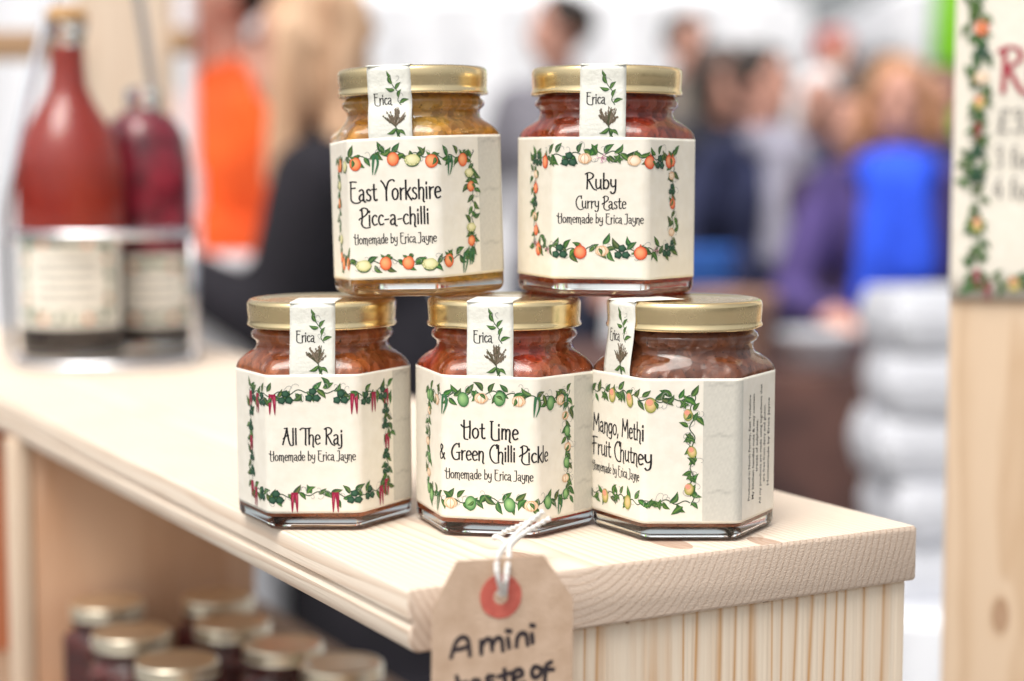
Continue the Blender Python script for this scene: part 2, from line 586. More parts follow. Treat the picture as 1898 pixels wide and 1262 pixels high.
# ------------------------------------------------------------------ hexagonal jar
APO, CORN = 31.0, 4.6          # mm: distance to a flat, radius of the rounded corners
HEXH = (APO - CORN) * math.tan(R(30))
def hexpt(u, off=0.0):
    """point on the outline, u mm along it from the middle of the front flat (faces -Y), off mm outside"""
    arc = CORN * PI / 3
    pitch = 2 * HEXH + arc
    k = math.floor((u + pitch / 2) / pitch)
    q = u - k * pitch
    if abs(q) <= HEXH:
        x, y, = q, -(APO + off)
    else:
        s = 1 if q > 0 else -1
        a = (abs(q) - HEXH) / CORN
        x = s * (HEXH + (CORN + off) * math.sin(a))
        y = -((APO - CORN) + (CORN + off) * math.cos(a))
    t = k * PI / 3
    return (x * math.cos(t) - y * math.sin(t), x * math.sin(t) + y * math.cos(t))
PITCH_U = 2 * HEXH + CORN * PI / 3
HEX_RING = []
for k in range(6):
    for q in [-HEXH + 2 * HEXH * i / 8 for i in range(8)] + [HEXH + CORN * PI / 3 * i / 8 for i in range(8)]:
        HEX_RING.append(hexpt(k * PITCH_U + q))
def jar_ring(z, blend, rad=None, inset=0.0):
    """blend 0 = hexagon, 1 = circle of radius rad"""
    out = []
    for x, y in HEX_RING:
        r = math.hypot(x, y)
        rr = (r - inset * r / APO * .97) * (1 - blend) + (rad or 0) * blend
        out.append((x / r * rr * MM, y / r * rr * MM, z * MM))
    return out
JH = 89.0
GLASS_PROF = [(.5, 0, None, 20), (.45, 0, None, 11.0), (.4, 0, None, 6.6), (.2, 0, None, 4.6), (.06, 0, None, 3.6), (.2, 0, None, 2.5), (.8, 0, None, 1.3), (1.8, 0, None, .5), (3.4, 0, None, 0),
              (20, 0, None, 0), (40, 0, None, 0), (58, 0, None, 0), (61.5, 0, None, 0), (63.2, .03, 31, .35), (64.9, .12, 30.6, 1.2), (66.4, .30, 30, 2.2), (67.8, .52, 29.0, 3.6), (69.0, .78, 28.0, 5.2),
              (69.9, .95, 27.2, 6), (70.8, 1, 26.7, 0), (71.8, 1, 26.4, 0), (73.2, 1, 26.5, 0), (74.0, 1, 27.3, 0), (74.8, 1, 28.2, 0), (75.9, 1, 28.5, 0), (77.0, 1, 28.1, 0),
              (77.7, 1, 27.2, 0), (78.6, 1, 26.9, 0), (79.4, 1, 27.4, 0), (80.2, 1, 27.4, 0), (81.2, 1, 26.9, 0), (87.5, 1, 26.8, 0)]
BODY_PROF = [(10.5, 0, None, 22), (9.6, 0, None, 14), (7.6, 0, None, 8), (5.9, 0, None, 4.6), (5.3, 0, None, 3.0), (5.6, 0, None, 2.2), (6.6, 0, None, 1.7), (40, 0, None, 1.7), (60, 0, None, 1.7), (62.5, .05, 29, 2.2), (65.4, .32, 28.4, 3.6),
             (67.4, .7, 27, 5), (69.2, 1, 25.2, 0), (72, 1, 24.7, 0), (75.8, 1, 25.6, 0), (79, 1, 25.0, 0), (84.5, 1, 25.0, 0)]
LID_PROF = [(0, 89.35), (20, 89.35), (24.4, 89.3), (25.6, 89.75), (26.8, 90), (28.0, 89.95), (29.0, 89.6), (29.65, 88.9), (29.85, 88.0), (29.75, 85), (29.55, 82.2), (29.6, 81.0), (29.95, 80.3), (30.1, 79.7),
            (29.85, 79.15), (29.3, 79.0), (28.8, 79.3), (28.6, 80.2), (28.5, 88.4), (0, 88.6)]

for _P in (GLASS_PROF, BODY_PROF):
    _P[:] = [(z - max(0, min(1, (z - 62) / 8)), *q) for z, *q in _P]
LID_PROF = [(r, z - 1) for r, z in LID_PROF]

def make_mesh(name, v, f, mat, sharp=None):
    me = bpy.data.meshes.new(name)
    me.from_pydata(v, [], f)
    me.polygons.foreach_set("use_smooth", [True] * len(me.polygons))
    if sharp:
        me.set_sharp_from_angle(angle=R(sharp))
    me.materials.append(mat)
    return me
v, f = loft([jar_ring(z, b, r, i) for z, b, r, i in GLASS_PROF])
ME_GLASS = make_mesh("glass", v, f, M['glass'], 50)
v, f = loft([jar_ring(z, b, r, i) for z, b, r, i in BODY_PROF])
BODY_V, BODY_F = v, f
n = 96
rings = []
for i, (r, z) in enumerate(LID_PROF):
    ring = []
    for j in range(n):
        th = 2 * PI * j / n
        lug = max(0, math.cos(2 * th)) ** 10
        zz = z + (.45 * lug if 10 <= i <= 17 else 0)
        rr = r - (.25 * lug if 11 <= i <= 14 else 0)
        ring.append((rr * math.cos(th) * MM, rr * math.sin(th) * MM, zz * MM))
    rings.append(ring)
v, f = loft(rings, False, False)
ME_LID = make_mesh("lid", v, f, M['gold'], 60)
ME_LID_LIT = ME_LID.copy()  # same gold lid, its colour paled to stand for sky reflected in it
ME_LID_LIT.materials.clear()
ME_LID_LIT.materials.append(noise_mat("gold_tin_skylit", (.90, .80, .60), (.94, .86, .70), scale=40, rough=.34, metal=1.0))
LABEL_Z0, LABEL_H = 7.0, 54.3
LAB_OFF = .22

# ------------------------------------------------------------------ print: lettering and painted fruit borders as flat ink shapes
class Ink:
    def __init__(self):
        self.v, self.f, self.c = [], [], []
        self.layer = 0
        self.base = 0
    def nxt(self):
        self.layer = self.base + (self.layer + 1 - self.base) % 9
    def poly_strip(self, left, right, col, col2=None):
        b = len(self.v)
        n = len(left)
        for i in range(n):
            self.v += [(*left[i], self.layer), (*right[i], self.layer)]
            self.c += [col, col2 or col]
        for i in range(n - 1):
            self.f.append((b + 2 * i, b + 2 * i + 2, b + 2 * i + 3, b + 2 * i + 1))
        self.nxt()
    def stroke(self, pts, w, col, thin=1.0):
        L_, R_ = [], []
        n = len(pts)
        for i in range(n):
            a, b = pts[max(0, i - 1)], pts[min(n - 1, i + 1)]
            dx, dy = b[0] - a[0], b[1] - a[1]
            d = math.hypot(dx, dy) or 1
            ww = w(i / (n - 1)) if callable(w) else w
            ww *= thin + (1 - thin) * abs(dy) / d
            nx, ny = -dy / d * ww / 2, dx / d * ww / 2
            ex = 0
            if i == 0: ex = -ww * .35
            if i == n - 1: ex = ww * .35
            px, py = pts[i][0] + dx / d * ex, pts[i][1] + dy / d * ex
            L_.append((px + nx, py + ny)); R_.append((px - nx, py - ny))
        self.poly_strip(L_, R_, col)
    def leaf(self, x, y, ang, ln, wd, dark, lite, bend=.15):
        n = 7
        c, s = math.cos(ang), math.sin(ang)
        mid, up, dn = [], [], []
        for i in range(n + 1):
            t = i / n
            w = wd * math.sin(PI * min(1, t ** .8)) * (1 - .25 * t) * .5
            px, py = t * ln, bend * ln * math.sin(PI * t)
            P = lambda a, b: (x + a * c - b * s, y + a * s + b * c)
            mid.append(P(px, py)); up.append(P(px, py + w)); dn.append(P(px, py - w))
        a_ = self.layer
        self.poly_strip(up, mid, dark, tuple(.6 * dark[k] + .4 * lite[k] for k in range(3)))
        self.layer = a_
        self.poly_strip(mid, dn, lite, dark)
    def blob(self, x, y, rx, ry, c_in, c_out, hx=-.25, hy=.25, n=16, wob=0.0, rot=0.0):
        b = len(self.v)
        self.v.append((x + hx * rx, y + hy * ry, self.layer)); self.c.append(c_in)
        for k, (q, mixf) in enumerate(((.5, .35), (.8, .75), (1.0, 1.25))):
            for j in range(n):
                th = 2 * PI * j / n
                w = 1 + wob * math.sin(th * 5 + k) if k == 2 else 1
                ox, oy = rx * q * math.cos(th) * w, ry * q * math.sin(th) * w
                ox, oy = ox * math.cos(rot) - oy * math.sin(rot), ox * math.sin(rot) + oy * math.cos(rot)
                self.v.append((x + ox + hx * rx * (1 - q), y + oy + hy * ry * (1 - q), self.layer))
                m = min(1, mixf)
                d = 1 if mixf <= 1 else .72
                self.c.append(tuple((c_in[i] * (1 - m) + c_out[i] * m) * d for i in range(3)))
        for j in range(n):
            self.f.append((b, b + 1 + j, b + 1 + (j + 1) % n))
            for k in range(2):
                p, q = b + 1 + k * n, b + 1 + (k + 1) * n
                self.f.append((p + j, q + j, q + (j + 1) % n, p + (j + 1) % n))
        self.nxt()
    def rect(self, u0, u1, v0, v1, colf, nu=12, nv=30):
        b = len(self.v)
        for i in range(nu + 1):
            for j in range(nv + 1):
                u, v = u0 + (u1 - u0) * i / nu, v0 + (v1 - v0) * j / nv
                self.v.append((u, v, -2)); self.c.append(colf(u, v))
        for i in range(nu):
            for j in range(nv):
                a = b + i * (nv + 1) + j
                self.f.append((a, a + nv + 1, a + nv + 2, a + 1))
    def build(self, name, mapf, mat, parent):
        return mesh_obj(name, [mapf(u, v, l) for u, v, l in self.v], self.f, mat, parent, smooth=False, cols=self.c)

INK = (.012, .011, .013)
G = {
 'E': (5.4, [[(.9, 9.9), (.7, 5), (.7, 1.4)], [(.1, 9.8), (2, 10), (4.4, 9.8)], [(.7, 6.5), (3.6, 6.8)], [(.7, 1.5), (1.0, .2), (2.6, -.9), (4.8, -1.1), (6.4, -.6)]]),
 'Y': (5.8, [[(-.4, 10), (1.2, 8.2), (2.7, 5)], [(2.7, 5), (3.7, 8.6), (5.2, 10.1), (6.8, 10.3), (7.6, 9.6)], [(2.7, 5), (2.6, 2.5), (2.7, -.2)]]),
 'P': (5.0, [[(1.3, 9.6), (1.5, 5), (1.0, 1.2)], [(.3, 8.9), (2.2, 10.2), (4.6, 9.4), (4.6, 7.2), (2.8, 5.4), (.4, 4.2), (-.4, 3.4)], [(1.0, 1.3), (1.6, -.4), (3.6, -1.5), (6.2, -1.0)]]),
 'H': (5.6, [[(1.1, 10), (1.1, 5), (1.1, .6)], [(1.1, .7), (1.6, -.6), (3.4, -.9)], [(-.7, 7.4), (.6, 6.3), (2.6, 6.1), (4.4, 6.6)], [(4.5, 9.6), (4.6, 5), (4.4, -.1)]]),
 'J': (3.9, [[(.2, 9.7), (2.6, 9.9)], [(2.6, 9.9), (2.7, 5), (2.6, 1), (1.5, -.8), (-.8, -.6)]]),
 'R': (5.6, [[(1, 9.8), (1.1, 5), (.9, -.1)], [(-.2, 9.2), (2.2, 10.2), (4.5, 9), (4.0, 6.8), (1.2, 5.3)], [(1.9, 5.3), (3.3, 2.6), (4.8, 0), (6.6, -.8)]]),
 'C': (5.4, [[(5.2, 9.2), (3.6, 10), (1.6, 8.2), (.6, 4.8), (1.5, 1), (3.8, -1.2), (6.6, -.8)], [(5.2, 10.2), (5.2, 7.9)]]),
 'A': (6.2, [[(0, 0), (1.6, 5), (2.9, 9.9)], [(2.9, 9.9), (3.6, 5), (4.5, 1), (5.6, -.7), (7, -.3)], [(1.1, 9.8), (3.3, 10)], [(.5, 3.4), (2, 5), (4.0, 5.7)]]),
 'T': (4.2, [[(2.7, 9.6), (2.7, 5), (2.5, .2), (3.1, -.4)], [(-1, 9), (.6, 10), (3, 9.7), (6.2, 10)]]),
 'L': (4.3, [[(.9, 9.9), (.8, 5), (.8, 1)], [(.8, 1.1), (1.5, -.4), (3.4, -.9), (5.6, -.4)], [(0, 9.9), (1.8, 9.9)]]),
 'G': (6.4, [[(5.4, 9.2), (3.8, 10), (1.7, 8.2), (.6, 4.8), (1.5, 1.2), (3.4, 0), (5.4, .8)], [(5.4, .4), (5.4, 4.6)], [(3.6, 4.5), (6.3, 4.7)], [(5.4, 10.2), (5.4, 8)]]),
 'M': (7.3, [[(.5, 0), (1, 5), (1.2, 9.8)], [(1.2, 9.8), (2.4, 6), (3.6, 3.6)], [(3.6, 3.6), (4.8, 7), (5.8, 9.8)], [(5.8, 9.8), (6.2, 5), (6.5, 0)]]),
 'F': (4.8, [[(1.1, 9.8), (1.2, 5), (1.0, -.4)], [(-.2, 9.6), (1.4, 10), (4.8, 9.9)], [(-.8, 5.2), (1, 6), (3.8, 6.2)]]),
 '&': (6.6, [[(5.4, 0), (2.4, 5), (1.4, 7.4), (2.5, 9), (3.7, 7.6), (2.7, 5.6), (.7, 3), (.9, .8), (2.4, 0), (4, 1.4), (5, 3.8)]]),
 'a': (4.4, [[(.6, 5.1), (1.9, 5.8), (3.0, 5), (3.1, 2.6), (3.1, .7), (3.7, -.6), (4.4, -.6)], [(3.1, 3.5), (1.4, 3.0), (.5, 1.6), (1.2, .1), (2.5, .4), (3.1, 1.4)]]),
 's': (3.7, [[(3, 5.2), (1.8, 5.8), (.8, 4.8), (1.4, 3.4), (2.7, 2.4), (3, 1), (1.9, -.1), (.5, .5)]]),
 't': (3.4, [[(1.5, 8.2), (1.4, 3), (1.6, .6), (2.5, -.1), (3.2, .4)], [(.1, 5.6), (3, 5.8)]]),
 'o': (4.6, [[(2.2, 5.7), (.8, 4.6), (.6, 2), (1.7, .05), (3.3, .7), (3.9, 3), (3.4, 5), (2.2, 5.7)]]),
 'r': (3.3, [[(.8, 5.8), (.9, 3), (.9, 0)], [(.9, 3.8), (1.8, 5.3), (3.1, 5.7)]]),
 'k': (4.1, [[(.8, 9.7), (.8, 0)], [(3.5, 5.8), (.9, 2.9)], [(1.6, 3.4), (2.7, 1.2), (4.1, -.4)]]),
 'h': (4.5, [[(.8, 9.8), (.8, 0)], [(.8, 4.0), (2, 5.7), (3.4, 5), (3.5, 2), (3.3, -1), (3.9, -1.7)]]),
 'i': (1.9, [[(.8, 5.8), (.8, 0)], [(.75, 7.5), (.85, 8.3)]]),
 'e': (4.0, [[(.7, 3), (3.4, 3.5), (3.2, 5), (2, 5.8), (.8, 4.6), (.6, 2), (1.7, 0), (3.5, .7)]]),
 'c': (3.8, [[(3.3, 5), (2.2, 5.8), (.9, 4.6), (.6, 2.2), (1.7, .1), (3.5, .7)]]),
 'l': (1.9, [[(.8, 9.8), (.8, 0)]]),
 'm': (6.5, [[(.8, 5.8), (.8, 0)], [(.8, 4.0), (1.8, 5.7), (2.9, 5), (3, 0)], [(3, 4.0), (4, 5.7), (5.2, 5), (5.3, 2), (5.1, -1), (5.8, -1.7)]]),
 'n': (4.4, [[(.8, 5.8), (.8, 0)], [(.8, 4.0), (2, 5.7), (3.3, 5), (3.4, 2), (3.2, -1), (3.9, -1.7)]]),
 'd': (4.4, [[(3.5, 9.8), (3.5, 0)], [(3.5, 4.6), (2.2, 5.8), (.8, 4.4), (.6, 2), (1.7, 0), (3.5, 1.4)]]),
 'b': (4.4, [[(.8, 9.8), (.8, 0)], [(.8, 4.4), (2.2, 5.8), (3.6, 4.2), (3.6, 1.6), (2.3, 0), (.8, 1)]]),
 'y': (4.3, [[(.7, 5.8), (.7, 3.2), (1.7, 1.4), (3.4, 2.2)], [(3.5, 5.8), (3.5, 1), (3.0, -2), (1.5, -2.9), (.6, -1.9)]]),
 'u': (4.5, [[(.7, 5.8), (.7, 1.8), (1.8, .05), (3.4, 1.4)], [(3.5, 5.8), (3.5, .7), (4.2, -.2)]]),
 'j': (2.3, [[(1.2, 5.8), (1.3, 0), (.7, -2.2), (-.9, -2.6)], [(1.15, 7.5), (1.25, 8.3)]]),
 'g': (4.4, [[(3.4, 4.8), (2.2, 5.8), (.8, 4.4), (.7, 2), (1.7, .2), (3.4, 1.6)], [(3.5, 5.7), (3.5, -1), (2.4, -2.8), (.6, -2.3)]]),
 ',': (1.9, [[(.9, .6), (.8, -.2), (.4, -1.5)]]),
 '-': (3.3, [[(.4, 3), (2.8, 3.3)]]),
 '.': (1.6, [[(.6, 0), (.7, .5)]]),
 '£': (5, [[(4.4, 8.6), (3, 9.8), (1.8, 8.4), (1.9, 4), (.8, 0)], [(.6, .1), (4.6, .2)], [(.4, 4.6), (3.6, 4.8)]]),
 '3': (4.6, [[(.6, 8.8), (2.2, 9.8), (3.6, 8.4), (2, 5.4), (3.8, 3.4), (2.6, .2), (.5, .8)]]),
 '4': (4.8, [[(3, 9.8), (.4, 3), (4.4, 3)], [(3.2, 6), (3.1, 0)]]),
 'f': (3.2, [[(3.2, 9), (2, 9.8), (1.3, 8), (1.3, 3), (1.2, 0)], [(.1, 5.6), (2.9, 5.8)]]),
}
def text_width(s):
    return sum(2.8 if ch == ' ' else G[ch][0] for ch in s)
def write(ink, s, uc, vb, width, cap, col=INK, weight=1.06, slope=0.0):
    """one line, centred on uc, base line vb, fitted to width, capitals cap high (mm)"""
    kx, ky = width / text_width(s), cap / 10.0
    x = uc - width / 2
    w = weight * (kx + ky) / 2
    for ch in s:
        if ch == ' ':
            x += 2.8 * kx
            continue
        adv, strokes = G[ch]
        for st in strokes:
            pts = catmull([(x + a * kx, vb + b * ky + slope * (x + a * kx - uc)) for a, b in st], 5)
            ink.stroke(pts, w, col, thin=.62)
        x += adv * kx

DG, LG, MG = (.016, .070, .024), (.16, .28, .07), (.035, .115, .035)
STEM = (.03, .065, .03)
TEND = (.33, .33, .31)
def tendril(ink, x, y, ang, ln, rnd):
    pts = []
    curl = rnd.choice((-1, 1)) * rnd.uniform(2.5, 4.5)
    a = ang
    px, py = x, y
    for i in range(12):
        pts.append((px, py))
        px += math.cos(a) * ln / 11; py += math.sin(a) * ln / 11
        a += curl * (i / 11) * .22
    ink.stroke(pts, .16, TEND)

def fruit(ink, kind, x, y, s, rnd):
    if kind == 'tomato':
        ink.blob(x, y, 2.15 * s, 2.35 * s, (.97, .46, .20), (.74, .095, .025))
        ink.leaf(x - .2, y + 2.2 * s, 2.6 + rnd.uniform(-.3, .3), 2.2, 1.1, DG, LG)
        ink.leaf(x + .2, y + 2.2 * s, .4 + rnd.uniform(-.3, .3), 2.2, 1.1, DG, LG)
    elif kind == 'pomegranate':
        ink.blob(x, y, 2.2 * s, 2.3 * s, (.97, .42, .20), (.70, .065, .025))
        ink.leaf(x, y + 1.8 * s, PI / 2, 1.5, 1.0, (.45, .05, .02), (.75, .2, .08), 0)
    elif kind == 'cauliflower':
        ink.blob(x, y, 2.7 * s, 1.9 * s, (.88, .82, .52), (.62, .60, .25), wob=.07)
        for k in range(6):
            a = PI + k * PI / 5
            ink.blob(x + 2.3 * s * math.cos(a), y + 1.6 * s * math.sin(a), .62, .5, (.84, .78, .46), (.40, .42, .14), n=8)
        ink.stroke(catmull([(x - 2.7 * s, y - .2), (x - 1.6 * s, y - 1.8 * s), (x, y - 2.2 * s), (x + 1.6 * s, y - 1.8 * s), (x + 2.7 * s, y - .2)], 5), .35, MG)
    elif kind == 'garlic':
        ink.blob(x, y, 2.3 * s, 1.8 * s, (.95, .86, .70), (.80, .52, .30), wob=.05)
        for k in (-.9, 0, .9):
            ink.stroke(catmull([(x + k * .5, y + 1.6 * s), (x + k * 1.6 * s, y), (x + k * .9, y - 1.6 * s)], 5), .2, (.62, .27, .11))
    elif kind == 'lime':
        ink.blob(x, y, 1.95 * s, 2.5 * s, (.36, .58, .24), (.035, .17, .05), rot=rnd.uniform(-.3, .3))
    elif kind == 'mango':
        ink.blob(x, y, 1.95 * s, 2.5 * s, (.90, .58, .30), (.28, .33, .055), hx=.05, hy=.1, rot=rnd.uniform(-.25, .25))
        ink.blob(x - .4, y + 1.0 * s, 1.25 * s, 1.15 * s, (.86, .30, .24), (.80, .40, .22), n=12)
    elif kind == 'redchilli':
        for k in (-.75, .75):
            p = catmull([(x + k * .8, y + 1.6), (x + k * 1.1, y - 1), (x + k * 1.3, y - 5.2 * s)], 7)
            ink.stroke(p, lambda t: 1.35 * (1 - t ** 2.5) + .12, (.30, .014, .05))
            ink.stroke([(a + .12, b) for a, b in p[2:-6]], .26, (.58, .10, .16))
    elif kind == 'greenchilli':
        for k in (-.6, .6):
            p = catmull([(x + k, y + 2), (x + k * 1.6, y - 1), (x + k * .6 - .9, y - 4.6 * s)], 7)
            ink.stroke(p, lambda t: .95 * (1 - t ** 2.5) + .1, (.045, .16, .07))
    elif kind == 'herb':
        for a in (PI / 2, PI / 2 + 2.1, PI / 2 - 2.1):
            cx, cy = x + 1.5 * s * math.cos(a), y + 1.5 * s * math.sin(a)
            ink.blob(cx, cy, 1.4 * s, 1.25 * s, (.05, .13, .075), (.008, .038, .022), n=10, wob=.13)
    elif kind == 'clover':
        for a in (0, 1.26, 2.5, 3.8, 5.0):
            ink.leaf(x, y, a + rnd.uniform(-.2, .2), 1.9 * s, 1.1 * s, DG, LG, 0)
    elif kind == 'flower':
        for k in range(9):
            a = rnd.uniform(0, 2 * PI)
            ink.stroke([(x, y), (x + 1.7 * math.cos(a), y + 1.7 * math.sin(a))], .2, (.50, .22, .30))
            ink.blob(x + 1.6 * math.cos(a), y + 1.6 * math.sin(a), .38, .38, (.92, .80, .80), (.70, .42, .48), n=7)

def vine(ink, pts, seq, rnd, inward, step=2.35, size=1.16, fdrop=2.0):
    """a garland along pts; seq = fruit kinds spread along it"""
    path = catmull(pts, 16)
    d = [0]
    for i in range(1, len(path)):
        d.append(d[-1] + math.hypot(path[i][0] - path[i - 1][0], path[i][1] - path[i - 1][1]))
    Ltot = d[-1]
    def at(s):
        s = max(0, min(Ltot, s))
        i = 1
        while i < len(d) - 1 and d[i] < s: i += 1
        t = (s - d[i - 1]) / max(1e-6, d[i] - d[i - 1])
        a, b = path[i - 1], path[i]
        return a[0] + (b[0] - a[0]) * t, a[1] + (b[1] - a[1]) * t, math.atan2(b[1] - a[1], b[0] - a[0])
    wav = []
    ph = rnd.uniform(0, 6)
    for i in range(int(Ltot / .5) + 1):
        x, y, a = at(i * .5)
        o = .75 * math.sin(i * .5 * .85 + ph)
        wav.append((x - math.sin(a) * o, y + math.cos(a) * o))
    ink.stroke(wav, .38, STEM)
    s = .8
    side = 1
    while s < Ltot - .5:
        x, y, a = at(s)
        o_ = rnd.uniform(-1.3, 1.3) * size
        x, y = x - math.sin(a) * o_, y + math.cos(a) * o_
        side = -side
        ang = a + side * rnd.uniform(.45, 1.15) + (PI if rnd.random() < .3 else 0)
        k = rnd.uniform(.8, 1.15) * size
        d_ = tuple(c * rnd.uniform(.7, 1.3) for c in DG)
        l_ = tuple(c * rnd.uniform(.65, 1.15) for c in LG)
        ink.leaf(x, y, ang, 4.2 * k, 2.05 * k, d_, l_, rnd.uniform(-.2, .2))
        if rnd.random() < .8:
            tendril(ink, x, y, a + rnd.choice((-1, 1)) * rnd.uniform(.8, 1.8), rnd.uniform(3.5, 5.5), rnd)
        s += step * rnd.uniform(.8, 1.2)
    n = len(seq)
    ink.base = ink.layer = 9
    for i, kd in enumerate(seq):
        if not kd:
            continue
        x, y, a = at((i + .5) / n * Ltot)
        fx, fy = inward
        fruit(ink, kd, x + fx * fdrop + rnd.uniform(-.5, .5), y + (fy * fdrop if fy else -.6), size * (.82 if fx else .98), rnd)
        if kd != 'herb' and rnd.random() < .6:
            ink.leaf(x + fx * fdrop + rnd.uniform(-1.4, 1.4), y + (fy * fdrop if fy else -.6) + rnd.uniform(.5, 1.8), rnd.uniform(-2.6, -.5), 3.2, 1.5, DG, LG)
    ink.base = ink.layer = 0

def frame(ink, u0, u1, v0, v1, top, right, bottom, left, rnd):
    sag = 1.1
    w = u1 - u0
    vine(ink, [(u0 + 1, v1), (u0 + w * .17, v1 - sag), (u0 + w * .33, v1 - .2), (u0 + w * .5, v1 + .8), (u0 + w * .67, v1 - .2), (u0 + w * .83, v1 - sag), (u1 - 1, v1)], top, rnd, (0, -1))
    vine(ink, [(u0 + 1, v0), (u0 + w * .17, v0 + .6), (u0 + w * .33, v0 - .4), (u0 + w * .5, v0 + .5), (u0 + w * .67, v0 - .4), (u0 + w * .83, v0 + .6), (u1 - 1, v0)], bottom, rnd, (0, -1), fdrop=1.0)
    h = v1 - v0
    for (u, seq, inn) in ((u0, left, 1), (u1, right, -1)):
        vine(ink, [(u, v1 + 1), (u + .8 * inn, v0 + h * .75), (u - .3 * inn, v0 + h * .5), (u + .7 * inn, v0 + h * .25), (u, v0 - 1)], seq, rnd, (inn, 0), step=2.2, size=1.1, fdrop=1.0)

def seal_profile():
    """(distance out from the jar axis, height, flatness 0..1) from the label up over the lid"""
    p = [(APO + .10, 57, 1), (APO + .10, 61.6, 1), (APO + .12, 64, 1), (30.75, 70, .75), (30.45, 75, .35), (30.35, 79.4, .05), (30.25, 80.4, 0), (29.98, 83, 0), (30.12, 87.4, 0), (29.95, 88.7, 0),
         (29.3, 89.75, 0), (28.1, 90.18, 0), (26, 90.25, .3), (20, 90.25, 1), (12, 90.25, 1), (6, 90.25, 1)]
    p = [(a, z - max(0, min(1, (z - 62) / 8)), c) for a, z, c in p]
    p = catmull(p, 4)
    d = [0]
    for i in range(1, len(p)):
        d.append(d[-1] + math.hypot(p[i][0] - p[i - 1][0], p[i][1] - p[i - 1][1]))
    return p, d
SEAL_P, SEAL_D = seal_profile()
def seal_map(lean, waist=0.0):
    def g(w, s, off):
        s = max(0, min(SEAL_D[-1], s))
        i = 1
        while i < len(SEAL_D) - 1 and SEAL_D[i] < s: i += 1
        t = (s - SEAL_D[i - 1]) / max(1e-6, SEAL_D[i] - SEAL_D[i - 1])
        a, b = SEAL_P[i - 1], SEAL_P[i]
        rho, z, fl = (a[k] + (b[k] - a[k]) * t for k in range(3))
        tx, tz = b[0] - a[0], b[1] - a[1]
        q = math.hypot(tx, tz) or 1
        nx, nz = tz / q, -tx / q
        w = w + lean * (s - 6)
        rho -= waist * math.exp(-((z - 75) / 3.0) ** 2)
        rho += nx * off; z += nz * off
        cyl = math.sqrt(max(1, rho * rho - w * w)) if nz < .7 else rho
        y = cyl * (1 - fl) + rho * fl
        return (w * MM, -y * MM, z * MM)
    return g

